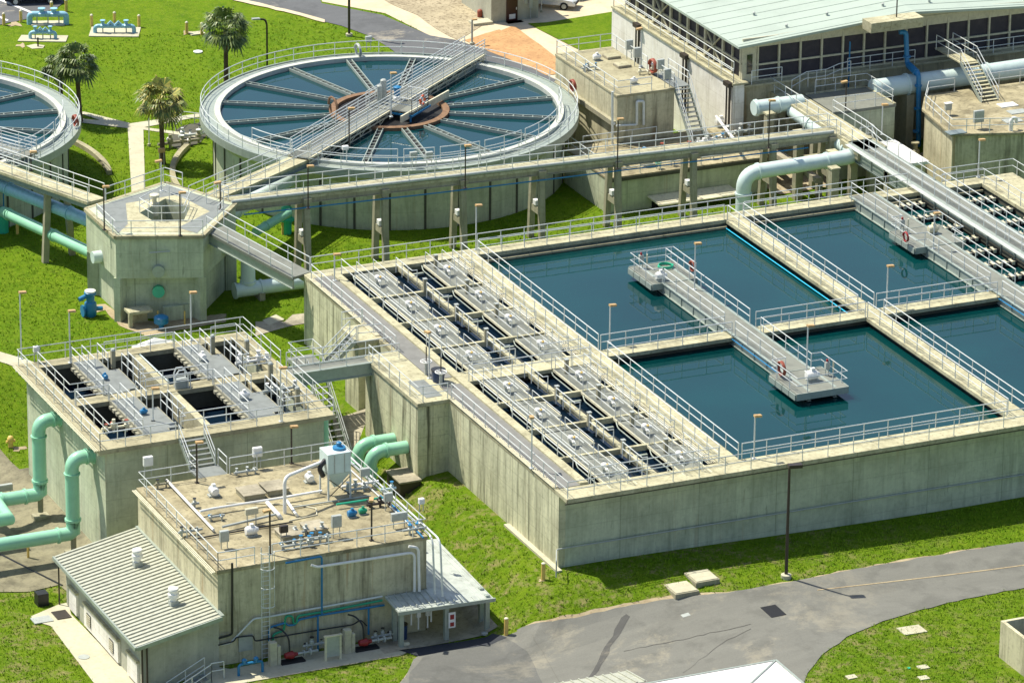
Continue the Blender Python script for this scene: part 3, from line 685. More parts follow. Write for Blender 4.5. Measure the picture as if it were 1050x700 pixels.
def stand_box(label,c,mt='grey',w_=.4,h=.55,leg=.6,name='control_box',cat='control box',group=None,cap=None):
    c=Vector(c); t=T(name,label,cat,c,group)
    MB().box(c.x-w_/2,c.y-.13,c.z+leg,c.x+w_/2,c.y+.13,c.z+leg+h).build('cabinet',M[mt],t,bevel=.02)
    MB().box(c.x-w_/2+.04,c.y-.155,c.z+leg+.05,c.x+w_/2-.04,c.y-.13,c.z+leg+h-.05).build('door',M[mt],t)
    l=MB().tube([c+Vector((-w_*.35,0,0)),c+Vector((-w_*.35,0,leg))],.03,6).tube([c+Vector((w_*.35,0,0)),c+Vector((w_*.35,0,leg))],.03,6)
    l.build('legs',M['grey'],t)
    if cap: MB().box(c.x-w_/2-.05,c.y-.2,c.z+leg+h,c.x+w_/2+.05,c.y+.18,c.z+leg+h+.05).build('cap',M[cap],t)
    return t
for nm,x,y,l_ in (('a',23.7,12.0,'control box with red beacon on the front pool platform'),('b',21.3,34.6,'control box with red beacon on the rear pool platform'),('c',41.0,34.2,'control box with red beacon on the jutting right platform')):
    t=stand_box(l_,(x,y,.14),'grey',.3,.5,.45,group='control boxes on the pool platforms'); MB().lathe((x,y,1.12),[(.07,-.03),(.09,.03),(.07,.12),(.02,.16)],10).build('beacon',M['red'],t,smooth=True)
    tag(MB().tube([(x+.35,y-.2,.14),(x+.35,y-.2,1.15)],.06,8).build('marker_post',M['cream'],None,(x+.35,y-.2,.14)),'short pale post standing by the '+l_,'post')
# dark bin and hand wheels on the notch platform
t=T('bin','dark blue plastic bin on the notch platform','bin',(.55,20.9,.02)); MB().lathe((.55,20.9,.02),[(.36,0),(.45,.75)],16).build('body',M['navy'],t,smooth=True); MB().lathe((.55,20.9,.77),[(.48,0),(.48,.06),(.1,.12)],16).build('lid',M['black'],t,smooth=True)
for i,(q,l_) in enumerate((((437,372),'round white handwheel column left of the lamp post on the notch platform'),((452,383),'round white handwheel column right of the lamp post on the notch platform'))):
    b=g(q[0],q[1]+12,0); t=T('gate_handwheel',l_,'handwheel',b,'handwheels of the sluice gates')
    MB().lathe(b,[(.12,0),(.1,.7),(.16,.75),(.16,.9)],12).build('pedestal',M['grey'],t,smooth=True)
    w_=MB(); 
    w_.tube([b+Vector((.36*math.cos(a*math.pi/10),.36*math.sin(a*math.pi/10),.92)) for a in range(21)],.035,6)
    for a in range(3): w_.tube([b+Vector((.36*math.cos(a*math.pi/3),.36*math.sin(a*math.pi/3),.92)),b-Vector((.36*math.cos(a*math.pi/3),.36*math.sin(a*math.pi/3),-.92))],.025,5)
    w_.build('wheel',M['white'],t,smooth=True); MB().tube([b+Vector((0,0,.9)),b+Vector((0,0,1.9))],.04,6).build('spindle',M['bronze'],t)

# ================================================================== STAIRS AT THE BASIN
st=T('steel_stair','steel stair with two flights beside the basin end wall','stair',(-4,29,-5))
def flight(t,p,q,wdir,wd,n,z_at='',mt='grate'):
    p=Vector(p);q=Vector(q);wv=Vector(wdir).normalized()*wd
    tr=MB()
    for k in range(n):
        a=p+(q-p)*((k+.5)/n); hd=Vector((q.x-p.x,q.y-p.y,0)).normalized()
        tr.beam(a,a+wv,.26,.05) if True else None
    tr.build('treads',M[mt],t)
    sg=MB().beam(p,q,.05,.28).beam(p+wv,q+wv,.05,.28); sg.build('stringer',M['steel'],t)
    for o_ in (Vector((0,0,0)),wv): rail([p+o_,q+o_],t,sp=1.6,h=1.0)
flight(st,(-1.5,29.6,0),(-3.4,29.6,-1.7),(0,1,0),1.1,8)
MB().box(-5.1,29.4,-1.78,-3.4,32.6,-1.7).build('landing',M['grate2'],st); MB().box(-5.15,29.35,-1.98,-3.35,29.4,-1.66).box(-5.15,29.4,-1.98,-5.1,32.6,-1.66).build('fascia',M['steel'],st)
rail([(-3.4,30.8,-1.7),(-3.4,32.5,-1.7),(-5.1,32.5,-1.7),(-5.1,29.5,-1.7)],st)
flight(st,(-5.0,29.4,-1.7),(-5.0,24.6,-6.3),(1,0,0),1.1,15)
lg=MB()
for x,y in ((-5.05,32.5),(-3.45,32.5),(-5.05,29.5),(-3.45,29.5)): lg.box(x-.06,y-.06,-7.0,x+.06,y+.06,-1.78)
lg.build('leg',M['steel'],st)
# sloping concrete apron under the foot bridge
ap=MB()
P=[Vector((-3.2,29.5,-5.2)),Vector((-.1,29.2,-4.5)),Vector((-.3,26.2,-4.9)),Vector((-2.2,24.0,-5.4)),Vector((-4.1,25.3,-6.3))]
tag(MB().add([p for p in P]+[p-Vector((0,0,.5)) for p in P],[(0,1,2,3,4),(9,8,7,6,5)]+[(i,(i+1)%5,5+(i+1)%5,5+i) for i in range(5)]).build('concrete_apron',M['pad'],None,(-2,27,-5)),'sloping tan concrete slab under the foot bridge','concrete slab')
# foot bridge between tank and basin
fbk=T('foot_bridge','straight steel foot bridge between the square tank and the big basin','foot bridge',(-4,26,0))
MB().box(-7.5,25.6,-.08,-.2,26.7,.0).build('deck',M['grate2'],fbk)
for y in (25.55,26.75):
    MB().box(-7.5,y-.05,-.75,-2.1,y+.05,.06).box(-7.5,y-.14,-.82,-2.1,y+.14,-.75).box(-7.5,y-.12,.0,-2.1,y+.12,.05).build('girder',M['steel'],fbk)
    rail([(-7.5,y,0),(-.2,y,0)],fbk)

# ================================================================== CLARIFIERS
def clarifier(c,name_l,wl,label,broom=39.5,full=True):
    cx,cy=c; t=T('clarifier',label,'clarifier',(cx,cy,-5))
    Rw=13.0
    wm=MB().lathe((cx,cy,0),[(Rw,-6.2),(Rw,-1.5),(Rw+.75,-.75),(Rw+.75,-.45)],96,caps=False); wm.build('wall',M['wall_grey'],t,smooth=True)
    pl=MB()
    for k in range(32):
        a=2*math.pi*k/32; ca,sa=math.cos(a),math.sin(a); p=Vector((cx+ca*Rw,cy+sa*Rw,0)); pl.beam(p+Vector((0,0,-6)),p+Vector((0,0,-1.5)),.16,.12,up=(ca,sa,0))
    pl.build('joint_strip',M['stain'],t,label='dark vertical joints of the tank wall')
    MB().ring(c,12.9,13.95,-.45,-.22,120).build('walkway',M['steel'],t)
    MB().ring(c,13.9,14.0,-.7,-.12,120).build('fascia',M['steel'],t)
    MB().ring(c,12.47,12.9,-1.3,.02,120).build('rim',M['rimc'],t)
    wt=MB().lathe((cx,cy,0),[(.01,-.32),(12.47,-.32)],120,caps=False)
    struct(wt.build('water',M['water_blue'],None,(0,0,0)))
    ct=[(cx+13.9*math.cos(a*math.pi/48),cy+13.9*math.sin(a*math.pi/48),-.22) for a in range(96)]
    rail(ct,t,closed=True,sp=1.7)
    for a0,a1 in ((196,214),(225,250),(252,262),(264,278),(280,296),(298,322),(324,345)):
        n=max(3,int((a1-a0)/2)); rail([(cx+12.7*math.cos(R_(a0+(a1-a0)*k/n)),cy+12.7*math.sin(R_(a0+(a1-a0)*k/n)),.02) for k in range(n+1)],t,sp=1.6)
    # centre ring
    MB().ring(c,3.95,4.45,-.75,-.08,64).build('centre_ring',M['rust'],t)
    MB().lathe((cx,cy,0),[(.01,-.30),(3.97,-.30)],48,caps=False).build('centre_well',M['dark'],t)
    for k in range(16):
        a=R_(14+22.5*k); u=Vector((math.cos(a),math.sin(a),0)); v=Vector((-u.y,u.x,0)); cc=Vector((cx,cy,0))
        tr=MB()
        for s_ in (-1,1): tr.beam(cc+u*4.5+v*.2*s_+Vector((0,0,-.2)),cc+u*12.5+v*.2*s_+Vector((0,0,-.2)),.07,.22)
        for j in range(11): tr.beam(cc+u*(4.9+j*.72)-v*.18-Vector((0,0,.17)),cc+u*(4.9+j*.72)+v*.18-Vector((0,0,.13)),.07,.04)
        o=tr.build('launder',M['steel'],t)
        MB().beam(cc+u*4.5+Vector((0,0,-.27)),cc+u*12.5+Vector((0,0,-.27)),.33,.06,).build('launder_floor',M['dark'],o)
    # access bridge
    a=R_(broom); u=Vector((math.cos(a),math.sin(a),0)); v=Vector((-u.y,u.x,0)); cc=Vector((cx,cy,0)); br=MB()
    z0=.35
    MB().beam(cc-u*13.9+Vector((0,0,z0)),cc+u*14+Vector((0,0,z0)),1.5,.08).build('bridge_deck',M['grate2'],t)
    for s_ in (-1,1):
        w_=v*.85*s_
        for zz,th in ((-.35,.10),(.02,.07),(.32,.14)): br.beam(cc-u*13.9+w_+Vector((0,0,zz)),cc+u*14+w_+Vector((0,0,zz)),.09,th)
        for k in range(19): 
            p=cc+u*(-13.8+k*1.53)+w_
            br.tube([p+Vector((0,0,-.35)),p+Vector((0,0,.32))],.035,5)
            if k<18: br.tube([p+Vector((0,0,-.33)),p+u*1.53+Vector((0,0,.3))],.028,5)
    br.build('bridge_truss',M['cream'] if full else M['steel'],t)
    for s_ in (-1,1):
        r_=MB(); 
        for h in (.2,.45,.7,.95,1.2): r_.tube([cc-u*13.6+v*.85*s_+Vector((0,0,z0+h)),cc+u*14+v*.85*s_+Vector((0,0,z0+h))],.034,6)
        for k in range(17): r_.tube([cc+u*(-13.6+k*1.72)+v*.85*s_+Vector((0,0,z0)),cc+u*(-13.6+k*1.72)+v*.85*s_+Vector((0,0,z0+1.15))],.032,5)
        r_.build('railing',M['rail'],t)
    return t,cc,u,v
ct1,cc,u,v=clarifier((19.1,73.28),'','','large round clarifier with a bridge across its blue water, behind the long elevated walkway')
# machinery in the middle
ce=cc+Vector((0,0,.4))
pf_=MB().beam(ce-v*2.6-u*.2,ce+v*1.2-u*.2,2.6,.08); pf_.build('drive_platform',M['grate2'],ct1)
for k in range(5):
    rr=MB(); railmesh(rr,[ce-v*(2.6-.0)+u*(-1.4+.0),ce-v*2.6+u*1.2],h=.3+.22*k,mid=False,posts=(k==4),sp=.9); rr.build('guard_rail',M['rail'],ct1)
rr=MB()
railmesh(rr,[ce-v*2.6-u*1.4,ce-v*.9-u*1.4]); railmesh(rr,[ce-v*2.6+u*1.2,ce-v*.9+u*1.2]); railmesh(rr,[ce+v*.9+u*1.2,ce+v*1.2+u*1.2,ce+v*1.2-u*1.4])
rr.build('railing',M['rail'],ct1)
MB().beam(ce-v*2.7-u*1.6-Vector((0,0,.2)),ce-v*2.7+u*1.4-Vector((0,0,.2)),.08,.14).beam(ce-v*2.7-u*1.5-Vector((0,0,.2)),ce-v*.8-u*1.5-Vector((0,0,.2)),.08,.14).beam(ce-v*2.5-u*1.4-Vector((0,0,.2)),ce-v*2.5-u*1.4-Vector((0,0,.8)),.12,.12,up=(1,0,0)).build('blue_frame',M['blue'],ct1)
a_=Vector((18.54,69.76,.25)); b_=Vector((24.24,74.14,.25)); MB().beam(a_,b_,.12,.5).build('scum_beam',M['cream'],ct1)

def drum(name,label,c,r,h,mt,cat='tank',dome=True):
    return tag(MB().lathe(c,[(r,0),(r,h),(r*.7,h+r*.3),(.02,h+r*.35)] if dome else [(r,0),(r,h)],18).build(name,mt,None,c,smooth=True),label,cat)
for i,(dx,dv_,r,h,mt,l_) in enumerate(((-.6,.5,.2,1.4,'grey','tall grey gearbox on the clarifier bridge beside the blue motor'),(.2,.6,.23,1.6,'grey','tallest grey gearbox in the middle of the clarifier bridge'))):
    p=ce+u*dx+v*dv_; drum('gearbox','%s'%l_,p,r,h,M[mt],'gearbox')
p=ce+u*.9-v*.2; t=T('blue_motor','upright blue motor in the middle of the clarifier bridge','motor',p)
MB().lathe(p,[(.3,0),(.3,.2),(.2,.3)],16).build('flange',M['white'],t); MB().lathe(p,[(.22,.3),(.25,.4),(.25,.85),(.3,.9),(.3,1.0),(.1,1.1)],16).build('body',M['blue'],t,smooth=True)
p=ce-v*2.66+u*.2+Vector((0,0,.55)); t=T('life_ring','orange life ring hung on the railing in the middle of the clarifier','life ring',p)
uu=u; pts=[p+uu*.33*math.cos(k*math.pi/12)+Vector((0,0,.33*math.sin(k*math.pi/12))) for k in range(25)]
MB().tube(pts,.085,10,caps=False).build('ring',M['orange'],t,smooth=True)
bd=MB()
for k in (3,9,15,21): bd.tube([pts[k-1],pts[k],pts[k+1]],.092,10)
bd.build('band',M['white'],t)
lamp(401,160-40,76,0.4,'lamp post at the centre of the clarifier bridge','grey')
t=coil('cable_loop','rusty white ring of pipe on the near half of the clarifier bridge','pipe ring',g(341,110,1.0)+Vector((0,0,0)),.75,.09,M['rust'],'x',1)
lamp(358,152,82+30,.35,'slim lamp post on the near half of the clarifier bridge','dark')
for x,y,l_ in ((424,164,'left of the two small grey boxes on the clarifier front rail'),(440,164,'right of the two small grey boxes on the clarifier front rail')): stand_box(l_,g(x,y+8,-.2),'grey',.55,.45,.75)
stand_box('small white box on the clarifier rail near the bridge foot',g(354,163,-.1),'white',.45,.3,.7)
coil('hose','grey hose reel hung on the far rail of the clarifier','hose',g(366,52,.4),.5,.05,M['grey'],'x',3)
stand_box('grey box beside the hose reel on the far rail of the clarifier',g(378,52,-.2),'grey',.5,.45,.7)
coil('hose','rust red hose hung on the right hand rail of the clarifier','hose',g(586,88,.55),.42,.06,M['hose'],'x',3)
ct2,cc2,u2,v2=clarifier((-15.9,84.3),'','','second round clarifier cut off by the left edge behind the palm tree',broom=-62,full=False)
coil('hose','orange red hose hung on the rail of the left clarifier','hose',g(76,124,.4),.4,.06,M['hose'],'x',3)

# ================================================================== HEXAGONAL TOWER
tw=T('distribution_tower','pentagonal concrete tower with an open top where four walkways meet','tower',(-5.7,54.8,-5))
PT=[(-10.28,51.1),(-4.75,49.03),(-.35,54.3),(-3.3,60.3),(-10.25,57.2)]; tc=Vector((-5.8,54.6,0))
def off(poly,d): return [tuple(tc.xy+(Vector(p)-tc.xy)*(1-d)) for p in poly]
z1=1.3
tm=MB(); n=5; inn=[(-7.15,54.9),(-6.9,53.0),(-4.9,52.3),(-3.6,54.6),(-4.5,57.0)]
tm.v=[(x,y,z1) for x,y in PT]+[(x,y,z1) for x,y in inn]+[(x,y,-.6) for x,y in inn]+[(x,y,-1.78) for x,y in PT]
o_=[inn[i] for i in range(5)]
tm.f=[(i,(i+1)%5,5+(i+1)%5,5+i) for i in range(5)]+[(5+i,5+(i+1)%5,10+(i+1)%5,10+i) for i in range(5)]+[(i,15+i,15+(i+1)%5,(i+1)%5) for i in range(5)]+[(19,18,17,16,15)]
tm.build('upper_box',M['wall_grey'],tw)
MB().prism(off(PT,.14),-6.5,-1.78).build('lower_wall',M['wall_grey'],tw)
fn=MB()
for i,p in enumerate(PT):
    d=(Vector(p)-tc.xy).normalized(); q=Vector(p)-d*.45; fn=MB(); fn.beam((q.x,q.y,-6.5),(q.x,q.y,-1.78),.5,.8,up=(d.x,d.y,0)); fn.build('corner_pier',M['wall_grey'],tw)
# tapered corbels on the two side faces
rim=MB(); 
for i in range(5):
    a=Vector(PT[i]+(0,)); b=Vector(PT[(i+1)%5]+(0,)); rim.beam(a+Vector((0,0,z1-.1)),b+Vector((0,0,z1-.1)),.3,.24)
rim.build('rim',M['deck_old'],tw)
gr=MB()
for i in range(5):
    a=Vector(PT[i]+(0,)); b=Vector(PT[(i+1)%5]+(0,)); c1=Vector(inn[i]+(0,)); c2=Vector(inn[(i+1)%5]+(0,))
    if i in (0,): continue
    f0,f1=(.12,.5)
    L=[a.lerp(c1,f0),b.lerp(c2,f0),b.lerp(c2,f1),a.lerp(c1,f1)]
    gr.add([(p.x,p.y,z1+.02) for p in L],[(0,1,2,3)])
gr.build('grating',M['grate'],tw)
gr=MB()
for i in range(5):
    a=Vector(PT[i]+(0,)); b=Vector(PT[(i+1)%5]+(0,)); c1=Vector(inn[i]+(0,)); c2=Vector(inn[(i+1)%5]+(0,))
    L=[a.lerp(c1,.18 if i==0 else .5),b.lerp(c2,.18 if i==0 else .5),b.lerp(c2,1.0),a.lerp(c1,1.0)]
    gr.add([(p.x,p.y,z1+.016) for p in L],[(0,1,2,3)])
gr.build('inner_deck',M['deck'],tw)
MB().add([(x,y,-.4) for x,y in inn],[(0,1,2,3,4)]).build('well_water',M['water_dark'],tw)
def lp(i,j,t): return Vector(PT[i]+(z1,)).lerp(Vector(PT[j]+(z1,)),t)
rail([lp(0,4,.62),Vector(PT[0]+(z1,)),lp(0,1,.5),Vector(PT[1]+(z1,)),],tw); rail([lp(1,2,.45),lp(1,2,.62)],tw); rail([lp(2,3,.1),lp(2,3,.3)],tw); rail([lp(2,3,.75),Vector(PT[3]+(z1,)),lp(3,4,.75)],tw)
rail([(x,y,z1) for x,y in inn],tw,closed=True,sp=1.3)
MB().lathe((-5.6,56.2,z1),[(.3,-.8),(.3,.1),(.16,.15),(.16,.5),(.35,.55),(.35,.7)],14).build('gate_stand',M['cream'],tw)
# round flanges on the tower
def disc(c,r,nrm,mt,parent,th=.12,name='blind_flange'):
    c=Vector(c); n_=Vector(nrm).normalized(); return MB().tube([c-n_*.05,c+n_*th],r,24).build(name,mt,parent,smooth=True)
nf=Vector((-.351,-.936,0)); fc=(Vector((-10.28,51.1,0))+Vector((-4.75,49.03,0)))/2
disc(gY(162.5,277,fc.y)+nf*.02,.42,nf,M['steel'],tw,.35); 
q=gY(162.5,298,fc.y+.60); disc(q,.42,nf,M['tealgreen'],tw,.3)
disc(Vector((-10.3,54.2,-1.2)),.42,(-1,0,0),M['pale'],tw,.6); disc(Vector((-2.0,52.3,-1.1)),.42,(.8,-.6,0),M['pale'],tw,.6)
pc=gY(162,257,fc.y)
MB().tube([pc+Vector((-.7,-.18,0)),pc+Vector((.7,-.45,0))],.06,8).build('wall_bracket',M['grey'],tw)
lamp(185,245-3,198,1.3,'dark lamp post at the right of the tower front','dark'); lamp(107,236,192,1.3,'dark lamp post at the left of the tower front','dark')
lamp(226,215,187,1.3,'lamp post at the right corner of the tower','dark',arm=(-1,0))
for x,y,l_ in ((165,178,'left'),(157,187,'lower')): pass
lamp(165.5,196,165,1.3,'pale lamp post behind the tower top','grey',arm=(-1,0))

# ================================================================== ELEVATED WALKWAYS
def elev(name,label,cat,p,q,wd,mt='deck',depth=.35,group=None,beammt='beam_dark',rails=True,pipe=False):
    p=Vector(p);q=Vector(q); d=(q-p).normalized(); s_=d.cross(Vector((0,0,1))).normalized()
    t=T(name,label,cat,(p+q)/2,group)
    dn=Vector((0,0,-1))
    MB().beam(p+dn*.1,q+dn*.1,wd,.2).build('deck',M[mt],t)
    MB().beam(p+dn*(.2+depth/2)+s_*(wd/2-.15),q+dn*(.2+depth/2)+s_*(wd/2-.15),.12,depth).beam(p+dn*(.2+depth/2)-s_*(wd/2-.15),q+dn*(.2+depth/2)-s_*(wd/2-.15),.12,depth).beam(p+dn*(.2+depth)+s_*(wd/2-.15),q+dn*(.2+depth)+s_*(wd/2-.15),.3,.05).build('girder',M[beammt],t)
    if rails:
        for k in (-1,1): rail([p+s_*k*(wd/2-.05),q+s_*k*(wd/2-.05)],t,sp=2.0)
    return t
wk=elev('elevated_walkway','very long elevated concrete walkway on legs from the tower to the channel walkway','elevated walkway',(-1.2,55.1,1.25),(46.4,55.1,.4),1.5,depth=.35,beammt='column')
MB().tube([(-.6,54.42,1.38),(46.2,54.42,.54)],.13,10).build('round_cover',M['grey'],wk,smooth=True)
MB().tube([(.2,54.1,.45),(15,54.1,.1),(30,54.1,-.1),(44,54.1,-.3)],.05,6).build('blue_line',M['blue'],wk)
def zw(x): return 1.25-(x+1.2)/47.6*.85
colx=[311,391,471,551,629,706,787,846]
for i,px in enumerate(colx):
    X=gY(px,220,55.0).x; zt=zw(X)-.5
    t=T('trestle',['leaning pair of concrete legs nearest the tower under the long elevated walkway','second pair of legs from the tower under the long elevated walkway','third pair of legs from the tower under the long elevated walkway','fourth pair of legs from the tower under the long elevated walkway','fifth pair of legs, beside the low slab building','sixth pair of legs, in front of the low slab building','seventh pair of legs, beside the vertical pale pipe','last pair of legs before the channel walkway'][i],'support legs',(X,55,G(X,55)),'paired legs under the long elevated walkway')
    for yt,yb in ((54.45,54.1),(55.8,56.2)):
        MB().beam((X,yb,G(X,55)-.5),(X,yt,zt),.42,.42,up=(1,0,0)).build('leg',M['column'],t,bevel=.02)
    MB().box(X-.28,54.1,zt,X+.28,56.1,zt+.3).build('cap_beam',M['column'],t)
    MB().beam((X,54.5,(zt-4.9)/2-.2),(X,55.9,(zt-4.9)/2-.2),.3,.5).build('cross_brace',M['column'],t)
    MB().box(X-.2,54.9,(zt-4.9)/2+.1,X+.2,55.4,(zt-4.9)/2+.5).build('flood_light',M['white'],t,bevel=.03)
for px,py,ty,l_ in ((316,214,171,'left'),(477,193,150,'right'),(633,173,123,'third'),(788,152,104,'fourth')):
    lamp(px,py,ty,zw(gY(px,py,54.4).x),{'left':'dark lamp post on the long elevated walkway, nearest the tower','right':'lamp post on the long elevated walkway in front of the clarifier','third':'lamp post on the long elevated walkway by the low slab building','fourth':'dark lamp post on the long elevated walkway above the pale pipe elbow'}[l_],'dark')
elev('elevated_walkway','cream elevated walkway from the tower up to the big clarifier','elevated walkway',(-2.7,55.5,1.28),(8.5,64.6,.2),1.5)
elev('elevated_walkway','cream elevated walkway from the tower to the clarifier on the left','elevated walkway',(-9.0,58.6,1.28),(-12.4,71.3,.4),1.5)
lw=elev('inclined_walkway','steep steel walkway sloping from the tower down to the big basin','inclined walkway',(-3.3,50.5,1.1),(-.25,42.4,.05),1.7,mt='grate2',depth=.6,beammt='steel')
sb=T('trestle','leaning pair of legs under the walkway to the left clarifier','support legs',(-10.3,65.2,-5),'paired legs under the long elevated walkway')
for px,py,tx,ty in ((46,271,49,193),(74.5,262,68,196)):
    b=g(px,py,-5.1); tpt=Vector((g(tx,ty,.5).x,g(tx,ty,.5).y,.5)); MB().beam(b-Vector((0,0,.4)),tpt,.42,.42,up=(1,0,0)).build('leg',M['column'],sb)
lamp(32,175,141+15,.6,'lamp post on the walkway to the left clarifier','dark')
lamp(225,190,192-30,.9,'lamp post beside the walkway to the big clarifier','dark') if False else None
lamp(152,143,143-25,-5,'slim grey lamp post on the lawn by the palm tree','grey') if False else None

# ================================================================== SQUARE TANK ON THE LEFT
tk=T('square_tank','square concrete tank with dark water, grating platforms and two mint green riser pipes','tank',(-15.4,26,-8))
MB().box(-22.7,18.65,-9,-22.2,33.5,-.3).build('wall',M['wall_grey'],tk,label='sunlit side wall with a slanting shadow')
MB().box(-22.2,18.65,-9,-8.2,19.1,-.3).build('wall',M['wall_grey'],tk); MB().box(-22.2,33.0,-9,-8.2,33.5,-.3).build('wall',M['wall_grey'],tk); MB().box(-8.6,19.1,-9,-8.2,33.0,-.3).build('wall',M['wall_grey'],tk)
dk=MB(); x0,x1,y0,y1=-23.25,-7.62,18.12,33.95
dk.box(x0,y0,-.3,x1,19.55,0); dk.box(x0,32.85,-.3,x1,y1,0); dk.box(x0,19.55,-.3,-22.0,32.85,0); dk.box(-8.7,19.55,-.3,x1,32.85,0); dk.box(-22.0,25.7,-.3,-8.7,26.85,-.001)
dko=dk.build('walkway_deck',M['deck_old'],tk)
MB().box(-15.85,19.1,-2,-15.35,25.7,-.05).box(-15.85,26.85,-2,-15.35,33,-.05).build('beam',M['deck'],tk)
MB().box(-10.6,19.1,-3,-10.3,25.7,-.1).box(-10.6,26.85,-3,-10.3,33,-.1).box(-22.2,26.0,-3,-8.6,26.5,-.3).build('divider_wall',M['deck_old'],tk)
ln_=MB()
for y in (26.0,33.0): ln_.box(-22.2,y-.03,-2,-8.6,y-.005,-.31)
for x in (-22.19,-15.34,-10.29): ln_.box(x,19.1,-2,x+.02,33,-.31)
ln_.build('wet_lining',M['stain'],tk,label='dark wet inner faces of the tank')  # thin dark sheets laid over the inner tank faces
MB().add([(-22.2,19.1,-1.5),(-8.6,19.1,-1.5),(-8.6,33,-1.5),(-22.2,33,-1.5)],[(0,1,2,3)]).build('water_surface',M['water_dark'],tk)
br=MB()
for k in range(26): y=18.5+k*.62; br.box(-23.2,y,-.55,-22.7,y+.18,-.3)
br.build('bracket',M['wall_grey'],tk,label='row of corbels under the deck edge')
for pts in ([(x0+.1,y0+.1,0),(x0+.1,y1-.1,0),(x1-.1,y1-.1,0),(x1-.1,27.2,0)],[(x0+.1,y0+.1,0),(-18.2,y0+.1,0)],[(-16.3,y0+.1,0),(x1-.1,y0+.1,0),(x1-.1,25.1,0)],
    [(-22.1,32.9,0),(-22.1,26.75,0),(-19.9,26.75,0)],[(-22.1,25.6,0),(-22.1,19.45,0),(-19.9,19.45,0)],[(-17.4,26.75,0),(-12.9,26.75,0)],[(-10.4,26.75,0),(-8.6,26.75,0)],[(-19.9,25.8,0),(-22.1,25.8,0)],
    [(-17.4,25.8,0),(-12.9,25.8,0)],[(-17.4,19.45,0),(-12.9,19.45,0)],[(-10.9,19.45,0),(-8.6,19.45,0),(-8.6,25.6,0)],[(-8.6,27,0),(-8.6,32.9,0),(-10.3,32.9,0)],[(-12.9,32.95,0),(-17.6,32.95,0)]):
    rail(pts,dko,sp=1.7)
cb=MB()
for i in range(3): cb.tube([(x0-.04-.1*i,18.2,-.05),(x0-.04-.1*i,33.8,-.05)],.03,5)
cb.build('conduit',M['cream'],tk)
def tank_platform(X,y0_,l_,first=None):
    t=T('tank_platform',l_,'grating platform',(X,y0_+3,0),'grating platforms across the square tank')
    L=6.1
    MB().box(X,y0_,.0,X+1.65,y0_+L,.05).build('grating',M['grate'],t); MB().box(X+1.65,y0_+.3,-.02,X+2.3,y0_+3.9,.045).build('side_panel',M['grate'],t)
    e=MB().box(X-.08,y0_,-.25,X,y0_+L,.08).box(X+1.65,y0_,-.1,X+1.71,y0_+.3,.07).box(X+1.65,y0_+3.9,-.1,X+1.71,y0_+L,.07).box(X+2.3,y0_+.3,-.1,X+2.36,y0_+3.9,.07)
    for k in range(9): e.box(X-.28,y0_+.5+k*.6,-.3,X-.08,y0_+.85+k*.6,-.12)
    e.build('edge_trim',M['tankedge'],t)
    h=MB(); 
    for x in (X-.05,X+.65): 
        railmesh(h,[(x,y0_+(0 if x<X else 3.6),.05),(x,y0_+L,.05)],sp=1.5)
    railmesh(h,[(X+1.7,y0_+4.1,.05),(X+1.7,y0_+L,.05)],sp=1.2); railmesh(h,[(X+2.45,y0_+3.6,.0),(X+2.45,y0_+.4,.0)],sp=1.0,h=1.2)
    railmesh(h,[(X+2.9,y0_+3.6,.0),(X+2.9,y0_+.4,.0),(X+2.45,y0_+.4,.0)],sp=1.0,h=1.2)
    h.build('handrail',M['rail'],t)
    return t
tank_platform(-19.8,26.75,'grating platform at the far left of the square tank'); tank_platform(-12.8,26.75,'grating platform at the far right of the square tank')
tank_platform(-19.8,19.6,'grating platform at the front left of the square tank'); tank_platform(-12.8,19.6,'grating platform at the front right of the square tank')
motor('actuator','upright blue actuator on the far left platform of the square tank',(-18.9,29.2,.05),.6,'blue',ax=1,cat='actuator'); motor('actuator','white actuator on the far right platform of the square tank',(-12,30,.05),.8,'white',ax=1,cat='actuator')
motor('actuator','blue and white actuator on the front left platform of the square tank',(-18.7,22.6,.05),.6,'blue',cat='actuator'); motor('actuator','white actuator on the front right platform of the square tank',(-12,22.6,.05),.85,'white',cat='actuator')
for x,y,l_ in ((-17.6,31.3,'square post between the far left opening and the platform of the tank'),(-10.85,31.2,'square post at the far right platform of the tank'),(-9.2,25.2,'square post at the right side of the tank, middle'),(-9.2,20.6,'square post at the right side of the tank, front'),(-9.1,29.6,'square post at the right side of the tank, rear')):
    t=T('stub_post',l_,'post',(x,y,0),'square posts on the tank'); MB().box(x-.13,y-.13,-.1,x+.13,y+.13,1.1).build('shaft',M['column'],t); MB().lathe((x,y,1.1),[(.17,0),(.12,.1)],8).build('cap',M['grey'],t)
